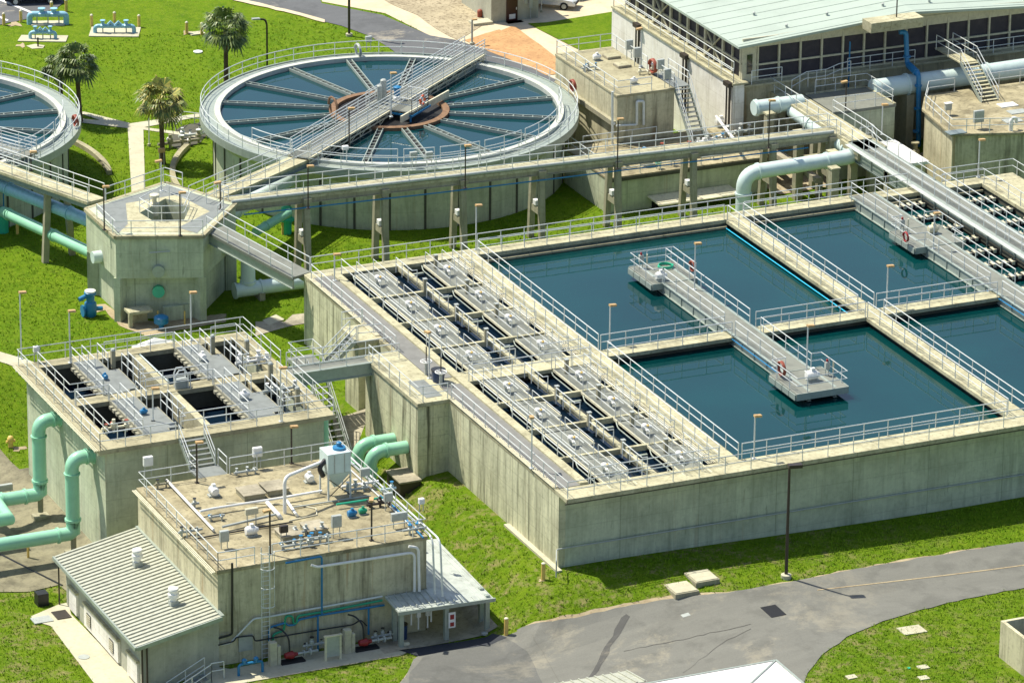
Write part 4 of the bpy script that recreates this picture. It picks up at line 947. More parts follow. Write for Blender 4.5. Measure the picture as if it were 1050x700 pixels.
def valve_cluster(label,c,n=4,mt='cream',mt2='rust',seed=1,name='valve_cluster',cat='valve cluster',s_=1):
    rnd=random.Random(seed); c=Vector(c); t=T(name,label,cat,c)
    p=MB(); w_=MB()
    for k in range(n):
        x=(k-(n-1)/2)*.6*s_+rnd.uniform(-.14,.14); dy=rnd.uniform(-.3,.3)*s_; q_=rnd.uniform(.65,1.15); s0,s_=s_,s_*q_
        p.lathe(c+Vector((x,dy,0)),[(.09*s_,0),(.09*s_,.35*s_),(.17*s_,.38*s_),(.17*s_,.55*s_),(.1*s_,.6*s_),(.1*s_,.8*s_)],10)
        if rnd.random()<.7: w_.lathe(c+Vector((x,dy,.8*s_)),[(.15*s_,0),(.15*s_,.05*s_)],12)
        else: w_.lathe(c+Vector((x,dy,.45*s_)),[(.12*s_,.1),(.14*s_,.3),(.05*s_,.35)],10,'y')
        s_=s0
    p.tube([c+Vector((-.3*n*s_,0,.3*s_)),c+Vector((.3*n*s_,0,.3*s_))],.1*s_,8)
    p.build('body',M[mt],t,smooth=True); w_.build('handwheel',M[mt2],t); return t
valve_cluster('cluster of rusty orange valves in the front left corner of the square tank',(-21.2,20.9,-.1),3,'cream','hose',4)
valve_cluster('cluster of white valves beside the bridge end on the tank',(-9.2,28.3,-.1),4,'white','white',5); valve_cluster('cluster of grey valves in the front right compartment of the tank',(-9.4,23.0,-.1),4,'grey','white',6)
t=T('hoop_stand','round white pipe frame on the middle deck of the square tank','pipe frame',(-14.9,26.3,0)); f=MB()
for q in (-.25,.25): f.tube([(-15.3+q*.2,26.2+q,0),(-15.3+q*.2,26.2+q,.9),(-15.1,26.2+q,1.25),(-14.7,26.2+q,1.25),(-14.5,26.2+q,.9),(-14.5,26.2+q,0)],.05,6)
f.build('hoops',M['rail'],t); MB().box(-15.3,26.0,.0,-14.5,26.45,.6).build('body',M['grey'],t)
MB2=MB().tube([(-15.3,32.6,.0),(-15.3,27.3,.02)],.05,6); tag(MB2.build('hose',M['pale'],None,(-15.3,30,0)),'pale blue hose lying along the beam of the tank','hose')
lamp(22,368,300,0,'tall thin lamp post at the far left corner of the square tank'); lamp(72,372,319,0,'lamp post on the far deck of the square tank, second from the left'); lamp(196,349,300,0,'lamp post on the far deck of the square tank near the tower')
lamp(288,432,377,0,'lamp post at the front edge of the square tank'); lamp(157,432,398,0,'short lamp post on the middle of the square tank')
stand_box('small white box on the far left rail of the square tank',(-21.9,33.85,0),'white',.35,.4,.7)
# mint green risers
for px,py,by,l_,ly in ((40,434,505,'mint green riser pipe at the rear of the square tank wall, joining a tee',None),(74,472,545,'mint green riser pipe nearest the camera at the square tank wall',None)):
    A=gX(px,py+22,-24.1); Y=A.y; zt=gX(px,py,-24.1).z+.1; zb=gX(px,by,-24.1).z
    t=T('riser_pipe',l_,'pipe',(-24.1,Y,G(-24.1,Y)),'mint green pipes at the tank wall')
    MB().tube(pipe_path([(-22.6,Y,zt),(-24.1,Y,zt),(-24.1,Y,zb-.0)],.85,8),.44,24).build('pipe',M['aqua'],t,smooth=True)
    fl=MB(); fl.tube([(-24.1,Y,zt-.95),(-24.1,Y,zt-1.05)],.52,24).tube([(-23.2,Y,zt),(-23.1,Y,zt)],.52,24).tube([(-24.1,Y,zb+1.0),(-24.1,Y,zb+.85)],.52,24).tube([(-22.75,Y,zt),(-22.68,Y,zt)],.56,24)
    fl.build('flange',M['aqua'],t,smooth=True)
    xe=-40 if py>450 else -27.4
    lowp=MB().tube(pipe_path([(-24.1,Y,zb+.9),(-24.1,Y,zb),(xe,Y,zb)],.8,8),.44,24)
    lowp.build('elbow',M['aqua'],t,smooth=True)
    fl=MB(); 
    for x in (-25.05,-26.6 if py<450 else -29.6): fl.tube([(x,Y,zb),(x-.12,Y,zb)],.52,24)
    if py>450: fl.tube([(-29.9,Y,zb),(-30.0,Y,zb)],.52,24)
    fl.build('flange',M['aqua'],t,smooth=True)
    if py<450:
        MB().tube(pipe_path([(-26.4,Y,zb),(-27.4,Y,zb),(-27.6,Y+2,zb+.1),(-28.4,Y+7,zb+.1)],.7,6),.46,24).tube([(-27.1,Y,zb),(-27.2,Y-3.0,zb),(-40,Y-3.2,zb)],.44,24).build('branch',M['aqua'],t,smooth=True)
        f2=MB().tube([(-28.0,Y+4.0,zb+.1),(-28.03,Y+4.15,zb+.1)],.55,24).tube([(-27.65,Y+1.4,zb+.1),(-27.67,Y+1.55,zb+.1)],.55,24).tube([(-29.2,Y-3.03,zb),(-29.35,Y-3.03,zb)],.53,24); f2.build('flange',M['aqua'],t,smooth=True)
    MB().lathe((-24.1,Y,zb),[(.18,-1.2),(.18,0)],12).box(-24.6,Y-.4,G(-24,Y)-.1,-23.6,Y+.4,G(-24,Y)+.2).build('support',M['column'],t)
t=stand_box('small grey cabinet beside the mint green pipes at the left edge',g(6,508,-8.0),'grey',.9,.45,.35)
for (p,q,r,m_,l_) in (((-22.55,18.8,-6.6),(-22.55,33,-6.4),.05,'white','thin white pipe along the lower tank wall'),((-23.6,17.5,-8.0),(-23.3,30,-8.0),.06,'white','white pipe lying on the ground along the square tank'),((-26.2,17,-8.05),(-29.4,27,-8.05),.07,'black','dark hose crossing the concrete slab by the green pipes')):
    tag(MB().tube([p,q],r,6).build('thin_pipe',M[m_],None,p),l_,'pipe')
tag(MB().lathe(gt(29,572),[(.08,0),(.08,1.3)],10).build('marker_post',M['yellow'],None,gt(29,572)),'thin yellow post at the edge of the slab by the green pipes','post')
p=gt(11,458); t=T('hydrant','small yellow hydrant in the lawn left of the square tank','hydrant',p); MB().lathe(p,[(.16,0),(.16,.5),(.22,.52),(.22,.6),(.14,.75),(.03,.8)],14).lathe(p+Vector((0,0,.4)),[(.08,-.25),(.08,.25)],10,'x').build('body',M['yellow'],t,smooth=True)
MB().lathe(p+Vector((0,0,.4)),[(.1,-.3),(.1,-.25)],10,'x').lathe(p+Vector((0,0,.4)),[(.1,.25),(.1,.3)],10,'x').build('cap',M['yellow'],t)

# ================================================================== PUMP HOUSE
ph=T('pump_house','concrete pump house with a sandy flat roof crowded with valves and a hopper','pump house',(-15.4,7.8,-7.6))
MB().box(-22.05,1.0,-8.4,-8.75,14.6,-1.55).build('wall',M['wall_brown'],ph)
MB().box(-22.12,.93,-1.55,-8.68,14.67,-1.3).build('roof_slab',M['roofslab'],ph,bevel=.03)
rail([(-22.0,1.05,-1.3),(-19.7,1.05,-1.3)],ph,sp=1.5); rail([(-18.6,1.05,-1.3),(-8.8,1.05,-1.3),(-8.8,14.5,-1.3),(-16.1,14.5,-1.3)],ph); rail([(-18.2,14.5,-1.3),(-22.0,14.5,-1.3),(-22.0,1.05,-1.3)],ph)
cb=MB()
for i in range(3): cb.tube([(-22.2-.1*i,1.0,-1.42-.02*i),(-22.2-.1*i,14.6,-1.42)],.032,5)
cb.build('conduit',M['cream'],ph)
wc=MB()
for i in range(2):
    x=-8.62+.28*i; wc.tube(pipe_path([(x,14.4,-1.2),(x,.4-.5*i,-1.2),(x,.0-.5*i,-4.7)],.6),.065,8)
wc.tube(pipe_path([(-9.1,14.3,-1.2),(-9.1,1.6,-1.2)],.5),.05,7)
wc.build('riser_conduit',M['rail'],ph,label='pale pipes running over the roof edge down to the porch')
sr=T('steel_stair','short stair from the square tank down to the pump house roof','stair',(-17.2,16.5,-1.5))
flight(sr,(-18.05,18.1,-.05),(-18.05,16.2,-1.3),(1,0,0),1.65,6)
MB().box(-18.1,14.6,-1.42,-16.2,16.3,-1.3).build('landing',M['grate'],sr); rail([(-18.1,16.2,-1.3),(-18.1,14.7,-1.3)],sr); rail([(-16.2,16.2,-1.3),(-16.2,14.7,-1.3)],sr)
# ladder with a safety cage
ld_=T('caged_ladder','pale caged ladder on the front wall of the pump house','ladder',(-19.15,.8,-7.5))
l=MB()
for x in (-19.4,-18.9): l.tube([(x,.75,-7.5),(x,.75,-.2)],.03,6)
for k in range(24): l.tube([(-19.4,.75,-7.3+k*.29),(-18.9,.75,-7.3+k*.29)],.02,5)
l.build('rungs',M['rail'],ld_)
l=MB()
for z in (-.4,-1.4,-2.6,-3.8): l.tube([(-19.15+.42*math.cos(a),.72+ .42*math.sin(a)-.3,z) for a in [math.pi+math.pi*k/10 for k in range(11)]],.025,5)
for a in (-2.6,-1.57,-.55): l.tube([(-19.15+.42*math.cos(a),.42+.42*math.sin(a),z) for z in (-.4,-3.8)],.02,5)
l.build('cage',M['rail'],ld_)
# pipework on the front wall
def wallpipe(name,label,pix,r,mt,Y=.82,rad=.18):
    P=[gY(x,y,Y) for x,y in pix]; return tag(MB().tube(pipe_path(P,rad,4),r,7).build(name,M[mt],None,P[0],smooth=True),label,'pipe')
wallpipe('wall_pipe','grey conduit running the length of the pump house front wall and dipping by the ladder',[(190,667),(236,659),(260,634),(275,632),(392,611)],.06,'rail')
wallpipe('wall_pipe','green pipe with a dip high on the pump house front wall',[(280,660),(280,650),(291,646),(293,631),(300,631),(301,639),(304,639),(305,631),(330,627),(392,615)],.07,'green')
wallpipe('wall_pipe','blue pipe with a dip below the green pipe on the pump house wall',[(276,672),(276,643),(293,638),(295,641),(303,640),(306,635),(330,630),(394,620)],.065,'blue')
wallpipe('wall_pipe','blue pipe running from the roof edge down the middle of the front wall',[(293,577),(330,570),(330,630)],.065,'blue',.78)
wallpipe('wall_pipe','short blue upright pipe between the two red pumps',[(326,631),(326,668)],.06,'blue',.7)
wallpipe('wall_pipe','short blue upright pipe next to the porch',[(378,624),(378,650)],.06,'blue',.7)
wallpipe('wall_pipe','black pipe running low along the pump house front wall',[(224,661),(240,657),(242,653),(260,651),(261,657),(300,650),(330,645),(362,640),(370,635),(376,641)],.045,'black',.72)
wallpipe('wall_pipe','black downpipe at the left end of the front wall',[(238,577),(238,650),(224,654)],.075,'black',.78)
wallpipe('wall_pipe','long white pipe high on the front wall bending down to the porch roof',[(319,579),(325,581),(410,568),(425,566),(425,606)],.085,'white',.7,.35)
wallpipe('wall_pipe','short white pipe bending down beside the long white pipe',[(419,560),(429,561),(430,606)],.085,'white',.6,.3)
for q,l_,s_ in (((297,664),'left',1),((373,651),'right',1)):
    p=gY(q[0],q[1],-.2); p.z=-6.95
    t=T('pump','red and cream pump at the foot of the pump house wall, the %s one'%l_,'pump',p,'red pumps along the front wall')
    MB().lathe(p,[(.08,-.35),(.17,-.3),(.2,-.1),(.24,0),(.24,.2),(.14,.3),(.1,.5)],16,'x').build('casing',M['red'],t,smooth=True)
    MB().lathe(p+Vector((1.0,0,0)),[(.08,-.5),(.08,.8)],12,'x').lathe(p+Vector((1.3,0,0)),[(.22,-.05),(.22,.05)],12,'x').lathe(p+Vector((.9,0,0)),[(.18,-.03),(.18,.03)],12,'x').build('discharge_pipe',M['grey'],t,smooth=True)
    MB().box(p.x-1.3,p.y-.2,-7.45,p.x-.85,p.y+.2,-5.9).box(p.x-.82,p.y-.15,-7.45,p.x-.6,p.y+.15,-6.2).build('panel_post',M['trim'],t,bevel=.03)
    MB().box(p.x-.6,p.y-.3,-7.5,p.x+.9,p.y+.3,-7.3).build('plinth',M['dark'],t)
    MB().tube(pipe_path([p+Vector((0,0,.2)),p+Vector((0,.1,1.1)),p+Vector((-.3,.6,1.5)),p+Vector((-.7,.8,1.6))],.3),.055,8).build('suction_hose',M['black'],t,smooth=True)
t=T('sign_board','grey green board on two posts in front of the pump house','board',gY(350,678,-.8)); p=gY(343,672,-.9)
b0=gY(334,682,-.9); b1_=gY(349,679,-.9); zt=gY(334,653,-.9).z
MB().box(b0.x-.06,-.96,-7.6,b0.x+.06,-.84,zt+.1).box(b1_.x-.06,-.96,-7.6,b1_.x+.06,-.84,zt+.1).build('posts',M['cream'],t)
MB().box(b0.x+.06,-.94,zt-1.3,b1_.x-.06,-.88,zt).build('panel',M['grey'],t); MB().box(b0.x-.1,-1.0,zt,b1_.x+.1,-.8,zt+.06).build('top_rail',M['cream'],t)
tag(MB().box(*(gY(245,668,.93).xy),gY(245,668,.93).z,gY(259,650,.93).x,.99,gY(259,650,.93).z).build('wall_hatch',M['grey'],None,gY(245,668,.93)),'square grey hatch on the front wall left of the ladder','hatch')
coil('hose','black hose wound in a ring on the front wall between the pumps','hose',gY(352,652,.8),.42,.06,M['black'],'x',3)
valve_cluster('tangle of dark valves beside the left red pump',gY(322,664,.2),3,'grey','black',9,s_=.8); valve_cluster('tangle of dark valves beside the porch post',gY(392,655,.2),3,'grey','black',10,s_=.8)
t=T('backflow_preventer','bright blue arched pipe with two valves on the slab by the lean to stairs','pipe loop',gt(257,690)); p=gt(257,691)
MB().tube(pipe_path([p+Vector((-.75,0,-.1)),p+Vector((-.75,0,.75)),p+Vector((.75,0,.75)),p+Vector((.75,0,-.1))],.25),.085,9).build('pipe',M['blue'],t,smooth=True)
MB().lathe(p+Vector((-.4,0,.75)),[(.1,0),(.14,.15),(.16,.25),(.05,.35)],10).lathe(p+Vector((.35,0,.75)),[(.1,0),(.14,.15),(.16,.25),(.05,.35)],10).build('valve',M['blue'],t,smooth=True)
# roof equipment
ZR=-1.3
def R2(px,py): return g(px,py,ZR)
def pad(px,py,wx,wy,l_):
    c=R2(px,py); t=T('roof_hatch',l_,'roof hatch',c,'square concrete hatches on the pump house roof')
    MB().box(c.x-wx/2,c.y-wy/2,ZR,c.x+wx/2,c.y+wy/2,ZR+.3).build('curb',M['column'],t,bevel=.02); MB().box(c.x-wx/2-.05,c.y-wy/2-.05,ZR+.3,c.x+wx/2+.05,c.y+wy/2+.05,ZR+.38).build('cover',M['pad'],t,bevel=.02)
pad(257,508,1.35,1.5,'square hatch at the rear left of the pair on the pump house roof'); pad(281,503,1.35,1.5,'square hatch at the rear right of the pair on the pump house roof')
pad(296,550,1.25,1.4,'square hatch at the front left of the pair on the pump house roof'); pad(322,544,1.25,1.4,'square hatch at the front right of the pair on the pump house roof')
def roofpipe(l_,pts,r=.1,mt='rail',rad=.3): 
    P=[Vector((g(x,y,ZR+z).x,g(x,y,ZR+z).y,ZR+z)) for x,y,z in pts]; return tag(MB().tube(pipe_path(P,rad),r,9).build('roof_pipe',M[mt],None,P[0],smooth=True),l_,'pipe')
roofpipe('long white pipe lying diagonally at the left of the pump house roof',[(171,492,.25),(219,543,.2)],.085,'white')
roofpipe('white pipe running across the middle of the roof to the hopper',[(205,524,.35),(219,521,.35),(290,510,.35),(330,503,.35)],.08,'white')
roofpipe('thick white pipe rising and bending over to the hopper',[(292,526,.1),(292,487,2.2),(330,481,2.4)],.17,'white',.5) if False else None
c=R2(292,526); q=Vector((-11.9,9.0,ZR+2.35))
tag(MB().tube(pipe_path([c,c+Vector((0,0,2.35)),q],.5),.11,12).build('roof_pipe',M['white'],None,c,smooth=True),'thick white pipe rising from the roof and bending over to the hopper','pipe')
roofpipe('left of two short white pipes forming the foot of the thick riser',[(274,515,.25),(286,528,.25),(288,531,.02)],.13,'white'); roofpipe('right of two short white pipes forming the foot of the thick riser',[(294,513,.25),(303,526,.25),(305,529,.02)],.09,'white')
roofpipe('grey pipe from the middle valves to the left group on the roof',[(228,540,.3),(283,527,.3)],.08,'grey'); roofpipe('dark thin pipe near the roof front',[(200,552,.1),(240,545,.1),(262,541,.1),(300,535,.1)],.05,'black')
roofpipe('thin green pipe beside the dark lamp on the roof',[(345,517,.3),(392,510,.3)],.07,'tealgreen'); roofpipe('white pipe at the rear right of the roof',[(350,499,.3),(388,493,.3)],.09,'white')
roofpipe('blue pipe along the right roof edge',[(390,508,.15),(405,520,.15),(434,551,.15)],.06,'blue'); roofpipe('thin grey pipe at the rear right of the roof',[(300,520,.1),(345,513,.1),(380,508,.1)],.05,'grey')
for q,l_,mt,s_,ax in (((219,508),'white electric motor at the rear left of the pump house roof','white',1.0,1),((258,549),'white and blue electric motor at the front left of the roof','white',1.0,0),((317,494),'white motor under the hopper on the roof','white',.9,1),((361,530),'blue electric motor right of the middle on the roof','blue',.75,0),((372,527),'dark green electric motor on the roof beside the blue one','green',.65,0)):
    motor('roof_motor',l_,R2(*q),s_,mt,'motors on the pump house roof',ax)
for q,mt,l_,w_,h_,lg_ in (((230,562),'grey','grey control box at the front left rail of the roof',.55,.7,.45),((152,488),'white','white control box at the rear left corner of the roof',.6,.6,.7),((264,480),'white','white control box at the rear rail of the roof',.6,.6,.8),((345,551),'grey','grey control box at the front rail of the roof',.6,.75,.7),
    ((398,523),'grey','grey control box at the right rail of the roof',.55,.55,.6),((374,500),'grey','small grey box at the rear right of the roof',.6,.5,.8),((409,541),'grey','wide grey cabinet at the right corner of the roof',1.0,.5,.5),((258,538),'trim','tan control box in the middle of the roof',.8,.4,.7),((432,524),'white','small white box outside the right rail',.35,.35,.5),((291,555),'bronze','dark control box at the front hatches',.5,.45,.6)):
    stand_box(l_,R2(*q),mt,w_,h_,lg_,group='control boxes on the pump house roof')
for q,l_,mt,mt2,n_ in (((195,548),'row of grey valves at the left rail of the roof','grey','black',3),((222,533),'blue capped valves in the left middle of the roof','grey','blue',2),((166,500),'dark valves at the rear left corner of the roof','column','black',2),((200,520),'grey valve stand beside the diagonal white pipe','grey','black',1),((252,487),'grey valves at the rear rail of the roof','grey','rail',3),
    ((305,562),'row of blue capped valves at the front rail of the roof','grey','blue',4),((327,556),'grey and blue valves at the front rail','grey','blue',3),((388,520),'dark angle valves on a stand at the right of the roof','bronze','black',3),((398,505),'teal valves at the right rail of the roof','pale','blue',2),((316,548),'row of small grey valves beside the front right hatch','grey','grey',4),((425,546),'dark blue valves at the right front corner of the roof','grey','blue',3),((365,505),'grey valves behind the green pipe','grey','white',3)):
    valve_cluster(l_,R2(*q),n_,mt,mt2,hash(l_)%97 if False else len(l_),s_=.85)
# hopper
hp=T('hopper','pale green hopper box on legs with a blue fan on top','hopper',(-11.4,8.9,ZR)); X,Y=-11.4,8.9
MB().box(X-.75,Y-.7,ZR+1.7,X+.75,Y+.7,ZR+3.0).build('box',M['pale'],hp,bevel=.03); MB().box(X-.35,Y-.74,ZR+1.75,X-.3,Y-.7,ZR+2.95).box(X+.3,Y-.74,ZR+1.75,X+.35,Y-.7,ZR+2.95).build('rib',M['grey'],hp)
MB().add([(X-.75,Y-.7,ZR+1.7),(X+.75,Y-.7,ZR+1.7),(X+.75,Y+.7,ZR+1.7),(X-.75,Y+.7,ZR+1.7),(X-.12,Y-.12,ZR+.6),(X+.12,Y-.12,ZR+.6),(X+.12,Y+.12,ZR+.6),(X-.12,Y+.12,ZR+.6)],[(0,1,5,4),(1,2,6,5),(2,3,7,6),(3,0,4,7),(4,5,6,7)]).build('cone',M['pale'],hp)
for sx in (-.72,.72):
    for sy in (-.66,.66): MB().box(X+sx-.05,Y+sy-.05,ZR,X+sx+.05,Y+sy+.05,ZR+1.72).build('leg',M['rail'],hp)
MB().tube([(X-.7,Y-.66,ZR+.2),(X+.7,Y-.66,ZR+1.4)],.03,5).tube([(X+.7,Y-.66,ZR+.2),(X-.7,Y-.66,ZR+1.4)],.03,5).build('brace',M['bronze'],hp)
MB().lathe((X+.25,Y,ZR+3.0),[(.4,0),(.4,.14),(.16,.2),(.16,.42),(.1,.46)],20).build('fan',M['blue'],hp,smooth=True)
MB().tube(pipe_path([(X-.7,Y-.2,ZR+2.5),(X-1.2,Y-.3,ZR+2.1),(X-.9,Y-.3,ZR+1.5)],.3),.16,10).build('hose',M['black'],hp,smooth=True)
lamp(202,495,453,ZR,'dark lamp post at the rear left of the pump house roof','dark',r=.06); lamp(299,475,437,ZR,'dark lamp post behind the rear rail of the roof','dark',r=.06); lamp(277,568,522,ZR,'dark lamp post at the front left of the roof','dark',arm=(-1,0),r=.06); lamp(381,554,510,ZR,'dark lamp post at the front right of the roof','dark',arm=(-.3,-.6),r=.06)
tag(MB().tube([(-18,10.2,ZR+.04),(-16.5,9.6,ZR+.05),(-14,8.2,ZR+.04),(-13.3,7.3,ZR+.05),(-13.6,6.4,ZR+.04),(-15.5,6.2,ZR+.04)],.04,6).build('hose',M['cream'],None,(-16,9,ZR)),'thin pale hose lying loose on the pump house roof','hose')

# ================================================================== LEAN-TO BUILDING
lt=T('lean_to_building','block walled lean to with a ribbed silver roof and two roof vents','building',(-24.5,7.3,-8))
xl,zl,xr,zr_=-27.45,-5.0,-22.1,-3.95; ya,yb=.15,14.75
MB().add([(-26.9,.75,-8.6),(-22.1,.75,-8.6),(-22.1,14.2,-8.6),(-26.9,14.2,-8.6),(-26.9,.75,-4.98),(-22.1,.75,-4.05),(-22.1,14.2,-4.05),(-26.9,14.2,-4.98)],[(0,3,2,1),(4,5,6,7),(0,1,5,4),(1,2,6,5),(2,3,7,6),(3,0,4,7)]).build('wall',M['block'],lt)
rf=MB().add([(xl,ya,zl-.1),(xr,ya,zr_-.1),(xr,yb,zr_-.1),(xl,yb,zl-.1),(xl,ya,zl),(xr,ya,zr_),(xr,yb,zr_),(xl,yb,zl)],[(0,3,2,1),(4,5,6,7),(0,1,5,4),(1,2,6,5),(2,3,7,6),(3,0,4,7)])
n=34
for k in range(n): y=ya+.12+(yb-ya-.3)*k/(n-1); rf.beam((xl,y,zl+.035),(xr,y,zr_+.035),.15,.09)
rf.build('roof',M['silver'],lt)
MB().beam((xl-.06,ya,zl-.08),(xl-.06,yb,zl-.08),.12,.22).beam((xl,ya-.04,zl-.06),(xr,ya-.04,zr_-.06),.08,.24).beam((xr+.02,ya,zr_+.07),(xr+.02,yb,zr_+.07),.22,.08).build('gutter',M['steel'],lt)
for ypx in ((203,590),(240,600)): pass
for a_,b_ in ((13.3,12.0),(10.6,4.6),(3.0,1.3)):
    MB().box(-27.05,b_,-7.9,-26.9,a_,-6.5).build('wall_panel',M['wall_white'],lt); MB().box(-27.12,b_-.08,-6.5,-26.9,a_+.08,-6.36).build('sill',M['deck'],lt)
for y in (9.7,5.7):
    o=MB().box(-27.09,y-.35,-7.6,-27.05,y+.35,-6.85).build('louvre',M['dark'],lt); 
    s_=MB(); 
    for k in range(6): s_.box(-27.12,y-.35,-7.55+k*.12,-27.09,y+.35,-7.5+k*.12)
    s_.build('slats',M['trim'],o)
MB().tube([(-27.3,14.4,-5.1),(-27.3,14.4,-8.5)],.05,7).tube([(-27.0,.5,-5.1),(-27.0,.5,-8.5)],.06,7).tube([(-26.7,.5,-5.1),(-26.7,.5,-8.5)],.06,7).build('downpipe',M['bronze'],lt)
for q,l_ in (((141,580),'rear'),((178,620),'front')):
    X=-24.4 if l_=='rear' else -24.2; 
    zz=zl+(X-xl)/(xr-xl)*(zr_-zl); p=g(q[0],q[1],zz); zz=zl+(p.x-xl)/(xr-xl)*(zr_-zl); p=g(q[0],q[1],zz)
    t=T('roof_vent','white round vent on the ribbed roof, the %s one'%l_,'roof vent',p,'roof vents on the ribbed roof')
    MB().box(p.x-.25,p.y-.25,p.z,p.x+.25,p.y+.25,p.z+.3).build('curb',M['grey'],t); MB().lathe(p,[(.2,.3),(.2,.5),(.34,.55),(.34,.75),(.28,.8),(.28,.95),(.33,1.0),(.3,1.1),(.05,1.2)],18).build('hood',M['white'],t,smooth=True)
ls=T('steel_stair','steel stair with handrails at the front of the lean to','stair',(-24.5,-.4,-8))
flight(ls,(-23.2,-.8,-7.4),(-25.6,-.8,-8.6),(0,1,0),1.1,6); rail([(-23.2,-.8,-7.4),(-22.4,-.8,-7.4)],ls,sp=.8)
tag(MB().box(-28.6,14.6,-8.1,-27.9,15.3,-7.3).build('dark_box',M['black'],None,(-28.2,15,-8)),'dark box in the grass behind the lean to','box')
for q,wx,wy,mt,l_ in (((43,636),1.2,.9,'grey','pale square cover set in the slab left of the lean to'),((63,631),.9,1.2,'bronze','dark square mat beside the lean to corner')):
    c=gt(*q); tag(MB().box(c.x-wx/2,c.y-wy/2,c.z+.04,c.x+wx/2,c.y+wy/2,c.z+.1).build('cover_plate',M[mt],None,c),l_,'cover')
c=gt(86,674); tag(MB().lathe(c,[(.35,.03),(.35,.08)],24).build('manhole_cover',M['grey'],None,c),'round manhole cover in the path beside the lean to','manhole')

# ================================================================== PORCH
pc_=T('porch','open porch with a pale metal roof on posts at the pump house corner','porch',(-8.3,1,-7.5))
poly=[(-11.5,.9),(-11.45,-1.15),(-5.25,-1.15),(-5.0,8.2),(-8.7,8.2),(-8.7,.9)]
rz=lambda x,y: -4.72-.10*max(0,(x+8.7))*.6-(.10*(.9-y) if y<.9 else 0)
pr=MB(); n=len(poly); pr.add([(x,y,rz(x,y)) for x,y in poly]+[(x,y,rz(x,y)-.12) for x,y in poly],[(0,1,5),(1,2,5),(2,3,5),(3,4,5),(6,11,7),(7,11,8),(8,11,9),(9,11,10)]+[(i,(i+1)%n,n+(i+1)%n,n+i) for i in range(n)])
for k in range(16):
    x=-11.3+k*.4; pr.beam((x,-1.15,rz(x,-1.15)+.03),(x,.9 if x<-8.7 else 8.2,rz(x,.9)+.03),.04,.06)
pr.build('roof',M['porch'],pc_)
MB().beam((-11.5,-1.2,-5.0),(-5.2,-1.2,-5.15),.1,.22).build('gutter',M['steel'],pc_)
for x,y in ((-11.1,.3),(-11.1,-.7),(-8.2,-.75),(-5.55,-.75),(-5.45,-.55+.9)):
    MB().box(x-.14,y-.14,-7.7,x+.14,y+.14,-4.95).build('post',M['steel'],pc_,bevel=.02)
s_=gY(426,640,-.95); MB().box(-8.15,-1.0,-6.6,-7.7,-.95,-5.6).build('notice_board',M['white'],pc_); o=MB().box(-8.05,-1.02,-6.5,-7.8,-1.001,-6.25).box(-8.05,-1.02,-6.05,-7.8,-1.001,-5.75).build('notice_print',M['red'],pc_)
for x,y,h in ((-9.6,.2,1.2),(-9.0,.2,1.2),(-8.9,-.1,.7),(-10.1,.1,.8)):
    MB().box(x-.12,y-.1,-4.9-h,x+.12,y+.1,-4.9-h+.35).tube([(x,y,-4.9-h),(x,y,-4.9-h-.8)],.05,6).tube([(x,y,-5),(x,y,-4.9-h)],.04,6).build('hanging_meter',M['white'],pc_)
drape('porch_floor',[(-12.4,-1.3),(-5.0,-1.2),(-4.8,8),(-8.7,8),(-8.7,.9),(-12.4,.9)],M['pad'],.06,px=False)
t=T('bin','dark barrel under the porch by the wall','bin',(-10.6,.3,-7.4)); MB().lathe((-10.6,.4,-7.4),[(.33,0),(.35,.9)],16).build('body',M['navy'],t,smooth=True); MB().lathe((-10.6,.4,-6.5),[(.37,0),(.37,.05)],16).build('lid',M['black'],t)
c=gt(414,662); tag(MB().lathe(c+Vector((0,0,.1)),[(.1,-.35),(.14,-.3),(.14,.3),(.1,.35)],10,'x').build('bag',M['cream'],None,c,smooth=True),'small cream bundle at the foot of the porch corner post','bundle')
c=gt(497,651); tag(MB().lathe(c+Vector((0,0,.12)),[(.02,-.12),(.2,-.05),(.2,.05),(.02,.12)],10).build('pipe_fitting',M['grey'],None,c,smooth=True),'grey fitting on the ground at the right porch post','fitting')

# ================================================================== LARGE PIPES
def bigpipe(l_,pts,r,mt='pale',rad=1.0,fl=(),loc=None,name='large_pipe',group='large pale pipes'):
    P=[Vector(p) for p in pts]; t=T(name,l_,'pipe',P[0],group)
    MB().tube(pipe_path(P,rad,8),r,24).build('pipe',M[mt],t,smooth=True)
    for a,b,k in fl:
        d=(P[b]-P[a]).normalized(); q=P[a]+(P[b]-P[a])*k; MB().tube([q-d*.07,q+d*.07],r*1.15,24).build('flange',M[mt],t,smooth=True)
    return t
bigpipe('thick pale pipe rising by the far wall, crossing under the walkway and turning back',[(37.5,51.5,-6),(37.5,51.5,-.6),(46.7,51.5,-.45),(46.7,61.8,-.2)],.55,'pale',1.2,((0,1,.72),(1,2,.12),(1,2,.72),(2,3,.15),(2,3,.45),(2,3,.7)))
bigpipe('very thick pale pipe running level along the wall of the screened building',[(53.55,62.3,.52),(82,62.3,.7)],.74,'pale',1,((0,1,.1),(0,1,.34),(0,1,.5)))
bigpipe('shorter pale pipe ending under the channel walkway near the building corner',[(43.6,62.2,.3),(47.6,62.2,.3)],.56,'pale',1,((0,1,.05),(0,1,.5)))
for k,x in enumerate((56.5,62,68)): tag(MB().box(x-.3,61.7,-6,x+.3,64.9,-.15).build('concrete_saddle',M['column'],None,(x,62.2,-5)),['concrete saddle under the thick level pipe beside the blue pipe','concrete saddle under the thick level pipe behind the stair','concrete saddle under the thick level pipe at the right picture edge'][k],'pipe support','saddles of the thick pipe')
bigpipe('pale pipe slanting down from the big clarifier to the tower',[(9.6,66.8,-1.7),(-.6,57.4,-1.0)],.55,'pale',1,((0,1,.05),(0,1,.8)))
